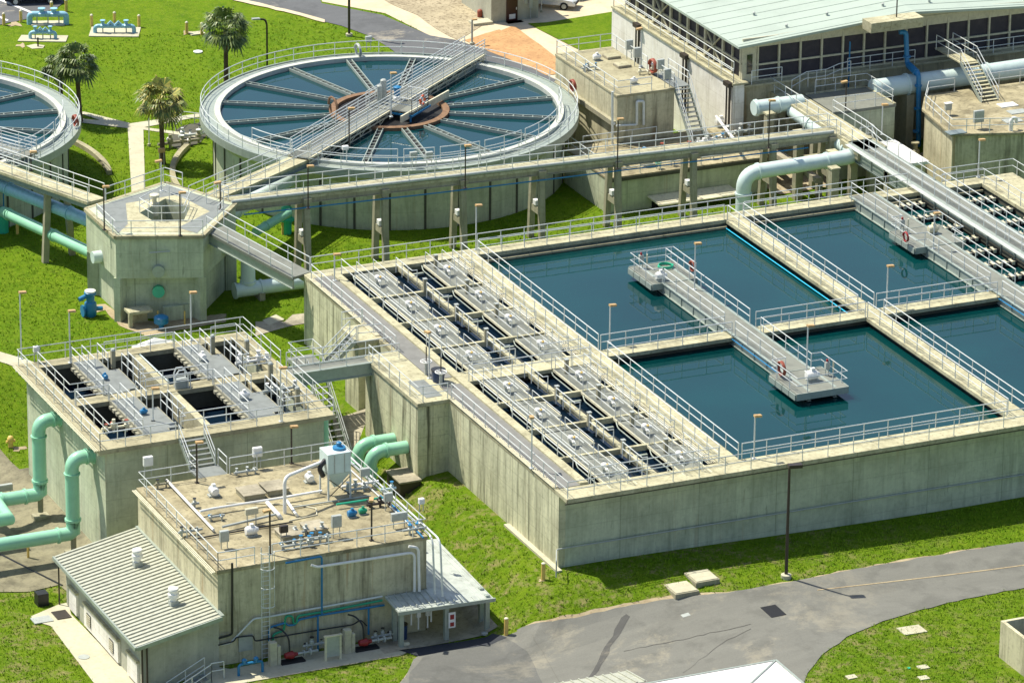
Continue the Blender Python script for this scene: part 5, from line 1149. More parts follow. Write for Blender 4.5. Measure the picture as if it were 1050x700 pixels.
bigpipe('pale pipe standing by the tower with a tee at its foot',[(-2.4,52.6,-.9),(-.4,51.9,-1.0),(-.4,51.9,-4.1)],.5,'pale',.9,((1,2,.3),(1,2,.85)))
bigpipe('pale pipe on the ground running from the tee to the big basin',[(-1.4,51.8,-4.15),(8.5,51.7,-4.15)],.5,'pale',1,((0,1,.0),(0,1,.19),(0,1,.6)))
tag(MB().box(.2,51.2,-5.6,.6,52.3,-4.4).build('concrete_saddle',M['column'],None,(.3,51.8,-5)),'concrete saddle under the ground pipe by the tower','pipe support')
def gp(x,y,z): q=g(x,y,z); return (q.x,q.y,q.z)
bigpipe('pale blue pipe from the left clarifier to the tower, the upper of two',[gp(-60,168,-1),gp(0,190,-1),(-8.6,60.4,-1),(-7.9,58.4,-1)],.45,'paleblue',1,((1,2,.1),(1,2,.75)),group='pipes to the left clarifier')
bigpipe('mint green pipe from the left clarifier to the tower, the lower of two',[gp(3,217,-2.9),(-8.9,58.9,-2.9)],.4,'aqua',1,((0,1,.06),(0,1,.55)),group='pipes to the left clarifier')
tag(MB().lathe(gp(3,240,-5.1),[(.42,0),(.42,1.7),(.5,1.75),(.5,1.9)],18).build('pipe_riser',M['tealgreen'],None,gp(3,240,-5.1),smooth=True),'bright green upright pipe at the left picture edge','pipe')
tag(MB().tube([gp(3,182,-1),gp(3,182,-1)[:2]+(-5,)],.06,8).build('thin_pipe',M['blue'],None,gp(3,182,-3)),'thin blue upright pipe at the left picture edge','pipe')
bigpipe('mint green pipe behind the long walkway ending in a bright green valve',[gp(262,238,-3.0),gp(296,218,-3.0)],.32,'aqua',1,((0,1,.3),),group='pipes to the left clarifier')
c=g(294,240,-5); tag(MB().lathe(c,[(.36,0),(.36,1.0),(.55,1.05),(.55,1.2),(.4,1.3),(.4,2.0),(.2,2.1)],18).build('upright_valve',M['tealgreen'],None,c,smooth=True),'bright green valve standing behind the long walkway','valve')
for q,h,l_ in (((290,241),1.4,'yellow post beside the bright green valve behind the long walkway'),((18,241),1.3,'yellow post by the pipes at the left picture edge')):
    c=g(q[0],q[1],-5); tag(MB().lathe(c,[(.11,-.1),(.11,h),(.05,h+.06)],12).build('bollard',M['yellow'],None,c,smooth=True),l_,'bollard')
# pair of mint pipes at the notch
for q,e,l_ in (((404,450),(365,462),'rear'),((417,458),(379,474),'front')):
    a=gX(*q,-2.12); zz=a.z; b=a+Vector((-2.5,0,0))
    t=T('large_pipe','mint green pipe bending into the ground beside the basin bay, the %s one of two'%l_,'pipe',(b.x,b.y,-6.5),'pair of mint green pipes at the basin bay')
    MB().tube(pipe_path([a,b,b+Vector((0,0,-3.2))],1.0,8),.42,24).build('pipe',M['aqua'],t,smooth=True)
    MB().tube([a+Vector((-1.35,0,0)),a+Vector((-1.5,0,0))],.5,24).tube([b+Vector((0,0,-1.1)),b+Vector((0,0,-1.25))],.5,24).build('flange',M['aqua'],t,smooth=True)
c=gX(333,450,-8.2); tag(MB().tube([(-7.9,20.0,-.9),(-7.75,20.0,-1.1),(-7.75,20,-6.8)],.4,18).build('side_pipe',M['aqua'],None,(-7.7,20,-6)),'mint green pipe hugging the right wall of the square tank','pipe')
# hatch box in the lawn
c=gt(421,504); t=T('lawn_vault','low concrete box with tan lid in the lawn by the basin bay','concrete box',c)
MB().box(c.x-.7,c.y,c.z-.3,c.x+.7,c.y+2.2,c.z+.62).build('box',M['bronze'],t); MB().box(c.x-.76,c.y-.06,c.z+.62,c.x+.76,c.y+2.26,c.z+.75).build('lid',M['pad'],t,bevel=.03)
for q,l_ in (((705,612),'nearer'),((726,600),'farther')):
    c=gt(*q); t=T('lawn_vault','low square concrete cover at the road edge, the %s from the basin corner'%('first' if l_=='nearer' else 'second'),'concrete cover',c,'concrete covers beside the road')
    MB().box(c.x-.8,c.y,c.z-.2,c.x+.8,c.y+1.7,c.z+.3).build('box',M['column'],t,bevel=.03); MB().box(c.x-.7,c.y+.1,c.z+.3,c.x+.7,c.y+1.6,c.z+.34).build('lid',M['path'],t,bevel=.01)
for i,(x,y,h,l_) in enumerate(((557,594,1.05,'tan bollard in the lawn by the basin corner'),(519,652,1.15,'tan bollard at the road edge beside the porch'))):
    c=gt(x,y); t=T('bollard',l_,'bollard',c); MB().lathe(c,[(.13,-.2),(.13,h)],14).build('post',M['yellow'],t,smooth=True); MB().lathe(c,[(.13,h),(.12,h+.04),(.04,h+.09)],14).build('cap',M['cream'],t,smooth=True)
# tall lamp on the verge
b=gt(806,592); t=T('street_lamp','tall dark lamp post standing on the verge before the basin wall','street lamp',b)
H=7.3; MB().tube([b,b+Vector((0,0,H))],.1,12,radii=[.11,.075]).build('pole',M['bronze'],t,smooth=True); MB().lathe(b,[(.32,-.3),(.32,.22),(.2,.26)],18).build('base',M['path'],t)
MB().beam(b+Vector((-.1,0,H)),b+Vector((.75,-.15,H-.02)),.42,.22).build('lamp_head',M['bronze'],t,bevel=.02)
# flat things by the road
def grate(px,py,wx,wy,mt,l_,name='drain_grate',cat='drain'):
    c=gt(px,py); dz=.06
    a=[(c.x-wx/2,c.y-wy/2),(c.x+wx/2,c.y-wy/2),(c.x+wx/2,c.y+wy/2),(c.x-wx/2,c.y+wy/2)]
    return tag(MB().add([(x,y,G(x,y)+dz) for x,y in a]+[(x,y,G(x,y)-.1) for x,y in a],[(0,1,2,3),(0,4,5,1),(1,5,6,2),(2,6,7,3),(3,7,4,0)]).build(name,M[mt],None,c),l_,cat)
grate(793,627,1.0,1.5,'black','square black drain grate in the road'); 
grate(935,646,1.5,1.1,'path','largest white slab in the near right lawn','ground_slab','slab'); grate(873,694,.6,.5,'path','small white slab at the bottom edge of the near right lawn','ground_slab','slab'); grate(946.5,684,.65,.5,'path','upper of two small white slabs in the near right lawn','ground_slab','slab'); grate(947,695,.6,.5,'path','lower of two small white slabs in the near right lawn','ground_slab','slab')
grate(932,685,.15,.2,'tealgreen','tiny green cap in the near right lawn','ground_cap','cap'); grate(703,631,.5,.35,'grey','small grey cover in the sandy road edge','cover_plate','cover')
# kiosk bottom right
kx,ky,kz=19.3,-18.84,-3.5
t=T('open_box','open topped concrete box cut by the lower right picture edge','concrete box',(kx+1.5,ky-3,-6.8))
MB().box(kx,ky-7,-8,kx+.22,ky,kz).box(kx+.22,ky-.22,-8,kx+4,ky,kz).box(kx+3.8,ky-7,-8,kx+4,ky-.22,kz).build('wall',M['wall_brown'],t); MB().box(kx+.2,ky-7,-6,kx+4,ky-.2,-5.5).build('floor',M['dark'],t)
# white roof at the bottom edge
t=T('low_building','building with a white membrane roof rising into the bottom edge','building',(-4,-23,-7))
X1,Y1,zt=3.56,-20.73,-2.5
MB().box(-18,-34,-9,X1-.4,Y1-.4,zt-.2).build('wall',M['block'],t)
MB().add([(X1,Y1,zt),(-26,Y1,zt),(-26,-35,zt),(X1,-35,zt),(-1.2,-25.5,zt+.75),(-22,-25.5,zt+.75),(X1,Y1,zt-.2),(-26,Y1,zt-.2),(-26,-35,zt-.2),(X1,-35,zt-.2)],[(0,4,5,1),(0,3,4),(3,2,5,4),(1,5,2),(6,7,1,0),(9,6,0,3),(6,9,8,7)]).build('roof',M['whiteroof'],t)
MB().beam((X1+.03,Y1,zt),(X1+.03,-35,zt),.12,.16).beam((X1,Y1+.03,zt),(-26,Y1+.03,zt),.12,.1).beam((X1,Y1,zt+.02),(-1.2,-25.5,zt+.77),.1,.05).build('edge_trim',M['black'] if False else M['steel'],t)
t=T('ribbed_shed','small shed with a ribbed pale roof beside the white roof','shed',(-5,-18.6,-7))
a=Vector((-4.3,-17.1,-3.4)); sh=MB().box(-12,-19,-9,-4.6,-17.4,-3.7); sh.build('wall',M['block'],t)
r_=MB().add([(-3.95,-17.1,-3.3),(-14,-17.1,-3.3),(-14,-19.6,-2.9),(-3.95,-19.6,-2.9),(-3.95,-17.1,-3.45),(-14,-17.1,-3.45)],[(0,3,2,1),(0,1,5,4)])
for k in range(20): r_.beam((-4.1-.5*k,-17.1,-3.26),(-4.1-.5*k,-19.6,-2.86),.08,.06)
r_.build('roof',M['silver'],t)

# ================================================================== VAULT, SLAB AND SCREENED BUILDING
va=T('valve_vault','tall stained concrete vault beside the screened building','vault',(36.3,71,-5))
MB().box(34,65.45,-6,38.65,76.4,1.3).build('wall',M['wall_brown'],va); MB().box(33.95,65.4,1.3,38.7,76.45,1.5).build('roof_slab',M['deck_old'],va,bevel=.03)
rail([(34.05,76.3,1.5),(34.05,65.5,1.5),(36.8,65.5,1.5)],va); rail([(38.6,70,1.5),(38.6,76.3,1.5),(34.05,76.3,1.5)],va)
for q,l_ in (((627,55),'rear'),((638,64),'front')):
    c=g(q[0],q[1]+4,1.5); t=T('roof_hatch','tan hatch on the tall vault roof, the %s one'%l_,'hatch',c,'hatches on the tall vault'); MB().box(c.x-.55,c.y-.5,1.5,c.x+.55,c.y+.5,1.68).build('cover',M['pad'],t,bevel=.02); MB().box(c.x-.5,c.y-.45,1.68,c.x+.5,c.y+.45,1.7).build('lid',M['deck'],t)
motor('roof_motor','white motor at the rear of the tall vault roof',g(612,62,1.5),.8); motor('roof_motor','white motor with green end near the front of the tall vault roof',g(650,86,1.5),.7)
for i,(x,y,l_) in enumerate(((645,60,'leftmost grey box against the tall vault rear'),(653,68,'second grey box against the tall vault rear'),(677,80,'third grey box against the tall vault rear'),(684,90,'rightmost grey box against the tall vault rear'))):
    stand_box(l_,g(x,y,1.5),'grey',.55,.75,.7,group='grey boxes on the tall vault')
coil('hose','rust red hose hung between the grey boxes of the tall vault','hose',g(668,68,2.2),.5,.07,M['hose'],'x',3)
lamp(657,68,30,1.5,'lamp post on the tall vault in front of the white wall','grey',arm=(-1,0))
valve_cluster('small pale valves at the rear of the tall vault',g(663,76,1.5),3,'cream','white',3,s_=.8); valve_cluster('small valves by the left rail of the tall vault',g(604,72,1.5),3,'grey','blue',4,s_=.7)
vp=MB(); 
for px in (628,): vp.tube(pipe_path([gY(628,94,65.3),gY(628,186,65.3)],.2),.09,8)
for a in ((653,107,653,128),(660,107,660,128)): vp.tube([gY(a[0],a[1],65.25),gY(a[2],a[3],65.25)],.1,8)
vp.tube(pipe_path([gY(653,109,65.25),gY(653,104,65.25),gY(660,104,65.25),gY(660,109,65.25)],.15),.1,8); vp.tube([gY(632,129,65.25),gY(652,128,65.25)],.08,8); vp.tube([gX(597,106,33.85),gX(630,127,33.85)],.1,8)
tag(vp.build('wall_pipe',M['rail'],None,(35,65.3,0),smooth=True),'white looped pipes on the stained front of the tall vault','pipes')
tag(MB().box(33.7,65.6,-.9,34.0,76,-.55).build('wall_ledge',M['column'],None,(34,70,0)),'dark ledge along the left side of the tall vault','ledge')
sl=T('low_slab_building','low concrete slab building crowded with pipes in front of the tall vault','low building',(36,62,-5))
MB().box(30.05,58.5,-6,43,66,-2.4).build('wall',M['wall_grey'],sl); MB().box(30.0,58.45,-2.4,43,66,-2.2).build('roof_slab',M['roofslab'],sl,bevel=.03); MB().box(30,58.4,-2.55,43,58.45,-2.3).build('edge',M['stain'],sl)
rail([(31,58.6,-2.2),(36,58.6,-2.2)],sl); rail([(30.1,65.5,-2.2),(30.1,59.5,-2.2)],sl); rail([(31,64.9,-2.2),(37,64.9,-2.2)],sl); rail([(37.6,58.6,-2.2),(42.7,58.6,-2.2)],sl)
vs2=T('steel_stair','steep stair from the tall vault down to the low slab','stair',(39.5,66,-2))
MB().box(38.6,65.6,1.42,40.0,69.2,1.5).build('landing',M['grate'],vs2); flight(vs2,(38.7,65.6,1.45),(38.7,62.3,-2.2),(1,0,0),1.2,13); rail([(38.7,69.1,1.5),(38.7,65.6,1.5)],vs2); rail([(39.9,69.1,1.5),(39.9,65.6,1.5)],vs2)
ZS=-2.2
for q,l_,mt,mt2,n_ in (((650,165),'white covered valves at the left of the low slab','white','blue',4),((665,160),'grey valves in the middle left of the low slab','grey','hose',4),((700,158),'tan rusty fittings in the middle of the low slab','cream','hose',5),((720,152),'pale valves at the middle of the low slab','white','grey',4),((735,148),'blue capped valves at the stair foot','grey','blue',3),((745,120),'white pipe valves against the white wall','white','white',3),((640,172),'small valves at the low slab corner','pale','white',2),((757,140),'grey valves at the right end of the low slab','grey','white',4)):
    valve_cluster(l_,g(q[0],q[1],ZS),n_,mt,mt2,len(l_),s_=1.0)
motor('roof_motor','white motor at the left of the low slab building',g(664,170,ZS),1.3); motor('roof_motor','white motor at the stair foot of the low slab building',g(722,155,ZS),1.3); motor('roof_motor','white motor under the corner of the screened building',g(739,130,ZS),1.1)
for i,(a,b,z,m_,l_) in enumerate(((( 31,60.2),(42.5,60.2),.3,'rail','long pale pipe lying along the low slab'),((36.5,61.4),(42.8,63.8),.25,'white','white pipe lying slantwise on the low slab'),((40.8,59),(42.2,65.5),1.0,'white','white pipe beside the white wall on the low slab'),((33,62.6),(38,62.6),.2,'rust','rusty pipe in the middle of the low slab'))):
    tag(MB().tube([(a[0],a[1],ZS+z),(b[0],b[1],ZS+z)],.12,9).build('slab_pipe',M[m_],None,(a[0],a[1],ZS),smooth=True),l_,'pipe')
for k,(x,y,c_) in enumerate(((675,173,'tealgreen'),(706,166,'hose'),(690,170,'grey'),(730,163,'bronze'))):
    stand_box(['small green box on the low slab behind the walkway','small rust red box on the low slab','grey box on the middle of the low slab','dark box at the right of the low slab'][k],g(x,y,ZS),c_,.4,.3,.35)
# awning on the low slab front
t=T('awning','pale metal awning over dark openings low on the slab building','awning',(36.5,57.8,-4.5)); MB().add([(33.2,58.4,-3.95),(39.8,58.4,-3.95),(40.2,57.1,-4.3),(33.6,57.1,-4.3),(33.2,58.4,-4.05),(39.8,58.4,-4.05),(40.2,57.1,-4.4),(33.6,57.1,-4.4)],[(0,3,2,1),(4,5,6,7),(2,3,7,6),(1,2,6,5),(3,0,4,7),(0,1,5,4)]).build('sheet',M['cream'],t); MB().box(33.6,58.38,-5.2,39.7,58.47,-4.1).build('opening',M['dark'],t)
# screened building
sb_=T('screened_building','large building with dark mesh screens and a pale green metal roof','building',(60,85,-5))
bx,by=44.0,65.0
MB().box(43.0,64.4,-6.5,43.9,85.6,1.45).build('wall',M['wall_white'],sb_,label='whitewashed retaining wall'); MB().box(42.9,64.3,1.45,44.2,85.6,1.6).build('coping',M['deck'],sb_)
MB().box(43.9,65.0,-6.5,90,66,1.2).build('wall',M['wall_brown'],sb_,label='stained front wall under the screens')
MB().box(43.9,64.3,1.2,90,66.5,1.35).build('walkway_deck',M['deck'],sb_)
MB().box(bx+.15,by+.15,1.3,90,85.5,4.25).build('screen',M['screen'],sb_)
def rz2(x): return 4.5+1.0*(1-abs(x-58)/14.8) if abs(x-58)<14.8 else 4.5
pts=[(43.2,4.5),(58,5.5),(72.8,4.5),(90,4.3)]
rf=MB(); n=len(pts)
rf.add([(x,64.1,z) for x,z in pts]+[(x,86.5,z) for x,z in pts]+[(x,64.1,z-.18) for x,z in pts]+[(x,86.5,z-.18) for x,z in pts],[(i,i+1,n+i+1,n+i) for i in range(n-1)]+[(2*n+i,3*n+i,3*n+i+1,2*n+i+1) for i in range(n-1)]+[(i,2*n+i,2*n+i+1,i+1) for i in range(n-1)]+[(0,n,3*n,2*n)])
rf.build('roof',M['greenroof'],sb_)
sm_=MB()
for k in range(15):
    y=64.5+1.45*k
    sm_.beam((43.3,y,4.5+.015),(58,y,5.5+.015),.05,.03); sm_.beam((58,y,5.5+.015),(72.8,y,4.5+.015),.05,.03)
sm_.build('roof_seam',M['greenroof'],sb_)
MB().box(bx,by,4.0,90,by+.12,4.75).build('gable_fascia',M['trim'],sb_); MB().add([(bx,by+.05,4.6),(58,by+.05,5.4),(73,by+.05,4.6),(bx,by+.1,4.6),(58,by+.1,5.4),(73,by+.1,4.6)],[(0,1,2),(3,5,4),(0,3,4,1),(1,4,5,2)]).build('gable_panel',M['trim'],sb_)
fr=MB()
fr.box(bx-.02,by-.02,1.35,bx+1.15,by+.14,4.3)
for k in range(24): x=bx+1.2+k*1.78; fr.box(x,by-.03,1.35,x+.14,by+.14,4.5)
fr.box(bx,by-.01,2.55,90,by+.13,2.68); fr.box(bx,by-.01,1.35,90,by+.13,1.47)
for k in range(14): y=by+.2+k*1.5; w_=.26 if k%2==0 else .1; fr.box(bx-.03,y,1.6,bx+.14,y+w_,4.3)
fr.box(bx-.02,by,2.75,bx+.13,85.5,2.88); fr.box(bx-.06,by,4.1,bx+.15,85.5,4.45)
for y in (68.3,77.3):
    fr.beam((bx-.08,y,1.7),(bx-.08,y+2.9,4.1),.06,.13,up=(1,0,0)); fr.beam((bx-.1,y+2.9,1.7),(bx-.1,y,4.1),.06,.13,up=(1,0,0))
fr.build('frame',M['trim'],sb_)
MB().box(bx+.35,by-.06,2.0,bx+.8,by-.02,3.5).build('window',M['glass'],sb_)
rail([(43.05,85.4,1.6),(43.05,64.5,1.6)],sb_,sp=2.0); rail([(43.05,85.4,1.75),(43.05,64.5,1.75)],sb_,sp=30,h=1.5)
rail([(52.5,64.4,1.35),(58.2,64.4,1.35)],sb_); rail([(61.5,64.4,1.35),(89,64.4,1.35)],sb_); rail([(44.5,64.4,1.35),(47,64.4,1.35)],sb_)
dp=MB()
for y in (64.7,72.1,80.4): dp.tube([(42.85,y,1.3),(42.85,y,-3)],.09,8).tube([(42.85,y+.5,1.3),(42.85,y+.5,-3)],.07,8).box(42.6,y-.25,1.3,43,y+.65,1.62)
dp.build('downpipe',M['bronze'],sb_)
for i,(x,y) in enumerate(((48.2,66.2),(52,67),(56.5,66.6),(60.3,66.3),(46.6,75),(47.4,70))): 
    z=rz2(x); MB().lathe((x,y,z-.02),[(.1,0),(.1,.22),(.14,.25),(.03,.3)],10).build('roof_vent',M['grey'],sb_)
tag(MB().box(53.4,62.6,4.78,57.8,64.0,5.15).box(53.4,62.55,5.15,57.8,64.0,5.55).build('hood_slab',M['deck'],None,(55.5,63.3,5)),'tan concrete hood projecting above the blue pipe','hood')
tag(MB().tube([(55.9,63.3,5.5),(55.9,63.3,9.5)],.05,6).build('mast',M['bronze'],None,(55.9,63.3,5.5)),'thin dark mast standing on the tan hood','mast')
tag(MB().tube([(52.8,64.7,3.6),(52.8,64.7,-5)],.06,6).build('thin_pipe',M['blue'],None,(52.8,64.7,0)),'thin blue upright pipe left of the thick blue pipe','pipe')
t=T('blue_pipe','bright blue pipe dropping from the hood past the thick pale pipe','pipe',(57.5,63.2,-5))
MB().tube(pipe_path([gY(922,33,63.6),gY(929,33,63.5),gY(930,62,63.5),gY(931,67,63.3),gY(942,76,61.3),gY(942,142,61.3)-Vector((0,0,.6))],.35,6),.19,12).build('pipe',M['blue'],t,smooth=True)
f=MB()
qa=gY(930,58,63.5); qb=gY(942,80,61.3)
for z in (qa.z,): f.lathe((qa.x,63.5,z),[(.3,-.06),(.3,.06)],14)
for z in (qb.z-.6,qb.z-2.4,qb.z-4.2): f.lathe((qb.x,61.3,z),[(.28,-.06),(.28,.06)],14)
f.build('flange',M['blue'],t); MB().tube([gY(932,67,63.2),gY(940,74.5,61.6)],.27,12).build('valve',M['blue'],t,smooth=True)
MB().lathe((55.2,64.6,1.0-1.6),[(.85,-.3),(.85,.35),(.7,.36)],24,'y').build('dummy',M['pale'],t,smooth=True,label='round pipe end in the wall').name='pipe_stub'
# open platform
op=T('open_platform','grey concrete platform between the channel walkway and the thick pale pipe','platform',(50.5,61,-5))
MB().box(48.5,58.8,-6,53.6,61.3,.2).build('wall',M['wall_grey'],op); MB().box(48.45,58.75,.2,53.65,63.4,.42).build('deck',M['grate2'],op); MB().box(53.45,58.75,.42,53.66,63.4,.5).box(48.45,63.2,.42,53.65,63.42,.5).build('edge',M['deck'],op)
rail([(48.6,58.9,.42),(53.5,58.9,.42),(53.5,63.2,.42),(49.2,63.2,.42)],op,sp=1.6)
gt_=T('rail_gate','row of small railings and gates behind the grey platform','railing',(50,64,1)); rail([(47.6,63.9,.4),(48.8,63.9,.9),(50.5,63.9,.9),(51.5,63.9,1.2),(52.5,63.9,1.3)],gt_,sp=.7)
for q,ty,l_ in (((813,72),66,'tan flood light beside the screened building corner'),((867,66),60,'second tan flood light along the screened front')): lamp(q[0],q[1],ty-18,1.35,l_,'dark')
lamp(867,112,94-10,.42,'dark lamp post at the front edge of the grey platform','dark',arm=(-1,0))
# frames carrying the pipes
for i,(x,y) in enumerate(((44.2,60.8),(44.3,56.2),(45.2,52.6),(43.6,49.3))):
    t=T('portal_column',['concrete frame of columns nearest the screened building corner','concrete column frame between the walkway and the building corner','concrete column frame where the long walkway meets the channel walkway','concrete column beside the big pipe elbow'][i],'column frame',(x,y,-5),'concrete frames carrying pipes and walkways')
    MB().box(x-.3,y-.3,-6,x+.3,y+.3,.2 if i<2 else -.3).build('column',M['column'],t,bevel=.03)
    MB().box(x-.36,y-.36,.2 if i<2 else -.3,x+.36,y+.36,.32 if i<2 else -.2).build('cap',M['deck'],t)
    if i<2: MB().box(x+.3,y-.2,-2.2,x+2.6,y+.2,-1.7).build('beam',M['column'],t)
tag(MB().beam((43.9,63,-2.3),(43.9,57,-2.3),.5,.35).beam((44.9,63,-2.9),(44.9,54,-2.9),.5,.4).build('pipe_bench',M['pad'],None,(44.4,60,-5)),'long concrete beams under the pipes by the building corner','beams')
# right hand tank with the sandy top
bt=T('sandy_topped_tank','angular concrete tank with a sandy brown top and rust stained walls','tank',(62,55,-5))
TP=[(54.35,51.55),(59.3,50.0),(75,46),(75,60.5),(57.0,60.5),(55.2,57.6)]
MB().prism([(54.6,51.75),(59.3,50.25),(75,46.3),(75,60.3),(57.1,60.3),(55.4,57.5)],-6,0).build('wall',M['wall_brown'],bt); MB().prism(TP,0,.2).build('roof_slab',M['roofslab'],bt,bevel=.03)
rail([(57.2,60.3,.2),(55.4,57.5,.2),(54.5,51.7,.2),(59.3,50.15,.2),(72,46.9,.2)],bt); rail([(57.2,60.3,.2),(59.4,60.3,.2)],bt); rail([(61.4,60.3,.2),(74,60.3,.2)],bt)
st2=T('crossing_stair','tan stair climbing from the sandy tank over the thick pale pipe','stair',(60.5,60,0))
flight(st2,(60.0,57.2,.2),(60.0,60.6,2.3),(1,0,0),1.4,11,mt='deck'); MB().box(60.0,60.6,2.2,61.4,64.6,2.3).build('landing',M['deck'],st2); rail([(60,60.6,2.3),(60,64.4,2.3)],st2); rail([(61.4,60.6,2.3),(61.4,64.4,2.3)],st2)
stand_box('square grey cabinet on the sandy tank top',g(1003,132,.2),'grey',.8,.9,.5); stand_box('white capped grey box by the left rail of the sandy tank',g(972,118,.2),'grey',.5,.5,.4,cap='white')
for q,mt,l_ in (((1033,108),'white','white flat cover on the sandy tank top'),((1043,115),'grey','grey flat cover on the sandy tank, farther'),((1038,124),'grey','grey flat cover on the sandy tank, nearer'),((980,136),'beam_dark','grey floor grating at the corner of the sandy tank')):
    c=g(q[0],q[1],.2); tag(MB().box(c.x-.7,c.y-.45,.2,c.x+.7,c.y+.45,.26).build('cover_plate',M[mt],None,c),l_,'cover')
c=g(1036,134,.2); tag(MB().tube(pipe_path([c,c+Vector((0,0,.9)),c+Vector((.5,.1,.9)),c+Vector((.5,.1,.5))],.25),.13,10).build('gooseneck_vent',M['white'],None,c,smooth=True),'white gooseneck vent on the sandy tank top','vent')
for q,ty,l_ in (((1003,176),152,'grey lamp post in front of the sandy tank'),((904,132),116,'tan flood light in the yard beside the blue pipe'),((1035,110),95,'x')):
    if l_!='x': lamp(q[0],q[1]+6,ty-8,-1.5 if q[0]<950 else 0,l_,'grey')
t=T('white_slab','bright white flat slab on low walls between walkway and sandy tank','slab',(52,55,-4)); MB().box(50.7,52.6,-5.5,52.9,57.6,-2.2).build('wall',M['wall_brown'],t); MB().box(50.5,52.4,-2.2,53.1,57.8,-1.95).build('slab',M['white'],t,bevel=.02)
t=T('rail_stair','small railed stair with landing beside the white slab','stair',(50,58,-3)); MB().box(49.2,56,-1.2,50.4,58,-1.1).build('landing',M['grate'],t); rail([(49.2,56,-1.1),(50.4,56,-1.1),(50.4,58,-1.1)],t,sp=1); flight(t,(49.2,56,-1.1),(49.2,53.6,-2.8),(1,0,0),1.0,7)
valve_cluster('row of grey valves at the wall behind the grey platform',(56,60,-4.9),5,'column','deck_old',3,s_=1.8)

# ================================================================== GREEN AREA BEHIND
for c,a0,a1,l_ in (((-15.9,84.3),-14,17,'curved concrete kerb on the lawn beside the left clarifier'),((19.1,73.28),138,186,'curved concrete kerb on the lawn beside the big clarifier')):
    tag(MB().ring(c,15.85,16.25,-6,-4.6,40,R_(a0),R_(a1)).build('kerb_wall',M['deck_old'],None,(c[0],c[1],-5)),l_,'kerb')
drape('bare_soil',wob([(176,138),(186,130),(212,124),(216,136),(206,146),(196,150),(184,156),(176,150)],5,.8,4),M['bare'] if 'bare' in M else M['stain'],.03)
valve_cluster('dark cluster of valves in a pit by the palm tree',gt(185,150),5,'column','white',4,s_=1.2); valve_cluster('cluster of white pipes by the curved kerb',gt(200,142),4,'rail','black',5,s_=1.1)
t=T('pit_railing','low galvanised railing round the valve pit by the palm','railing',gt(195,135)); P=[gt(180,134),gt(188,126),gt(205,128),gt(214,138)]; rail(P,t,sp=1.5,h=.9)
c=gt(163,166); stand_box('pale box with tan cap on the lawn at the palm foot',gt(166,172),'tan',.5,.3,1.2)
def bollard(px,py,h,l_,r=.13,grp='tan bollards with pale caps on the lawn'):
    c=gt(px,py); t=T('bollard',l_,'bollard',c,grp); MB().lathe(c,[(r,-.2),(r,h)],12).build('post',M['yellow'],t,smooth=True); MB().lathe(c,[(r,h),(r*.9,h+.05),(.03,h+.12)],12).build('cap',M['cream'],t,smooth=True)
for x,y,l_ in ((4,26,'tan bollard at the left picture edge by the parking lot'),(21.5,23,'tan bollard second from the left picture edge'),(53,14,'tan bollard in front of the dark car'),(68,12,'tan bollard at the right end of the dark car'),(94,27.5,'tan bollard at the left of the right pipe loop'),(117.5,25,'tan bollard behind the middle of the right pipe loop'),(142.5,28,'tan bollard at the right of the right pipe loop'),(191.5,35,'tan bollard left of the small slab by the palm'),(207,36,'tan bollard right of the small slab by the palm')): bollard(x,y,.95,l_)
def manifold(pad_,x0,x1,yp,h,r,l_,nv,mt='paleblue',dz=0):
    P=[gt(*q) for q in pad_]; c=sum(P,Vector())/4; t=T('pipe_loop',l_,'pipe loop',c,'pale blue pipe loops on concrete pads')
    zz=c.z; MB().prism([(p.x,p.y) for p in P],zz-.1,zz+.08).build('pad',M['path'],t)
    a=gt(x0,yp);b=gt(x1,yp)
    MB().tube(pipe_path([a,a+Vector((0,0,h)),b+Vector((0,0,h)),b],.3,6),r,12).build('pipe',M[mt],t,smooth=True)
    v=MB(); d=(b-a)
    for k in range(nv):
        q=a+d*((k+1)/(nv+1))+Vector((0,0,h))
        if k in (0,nv-1): v.lathe(q,[(r*1.5,-.1),(r*1.5,.1),(r*.8,.2),(r*.8,.42),(r*1.3,.44),(r*1.3,.5)],12)
        else: v.tube([q-d.normalized()*.3,q+Vector((0,0,.35)),q+d.normalized()*.3],r*.8,8)
    v.build('valve',M[mt],t,smooth=True)
    s_=MB()
    for k in (.2,.5,.8): q=a+d*k; s_.tube([q,q+Vector((0,0,h))],.05,6)
    s_.build('stand',M['grey'],t)
manifold([(91,38),(94,28.5),(144.5,29),(142,38.6)],97.5,137.5,34.5,.62,.17,'pale blue pipe loop with four valves on the right concrete pad',4)
manifold([(18,43),(22,37),(70,37.5),(67.5,43.8)],31,57,40.5,.6,.14,'small pale blue pipe loop on the front left concrete pad',4)
manifold([(32,27),(34,22.5),(68,22),(66,27)],30.5,68,25,.85,.24,'largest pale blue pipe loop with two tall valves behind the small one',2)
c=gt(39,48); t=T('sign_post','short dark post on a sandy patch in the lawn','post',c); MB().tube([c,c+Vector((0,0,.75))],.07,8).build('post',M['bronze'],t)
drape('bare_soil',wob([(27,47.5),(36,45.5),(46,47),(44,50),(33,50.5)],4,.6,3),M['path'],.03)
tag(MB().lathe(gt(203,54),[(.35,0),(.38,.1),(.2,.16)],16).build('cover_plate',M['white'],None,gt(203,54)),'round white cover in the lawn left of the rear palm','cover'); tag(MB().box(gt(202,35).x-.6,gt(202,35).y-.35,-5,gt(202,35).x+.6,gt(202,35).y+.4,-4.85).build('ground_slab',M['path'],None,gt(202,35)),'small pale slab between two bollards by the palm','slab')
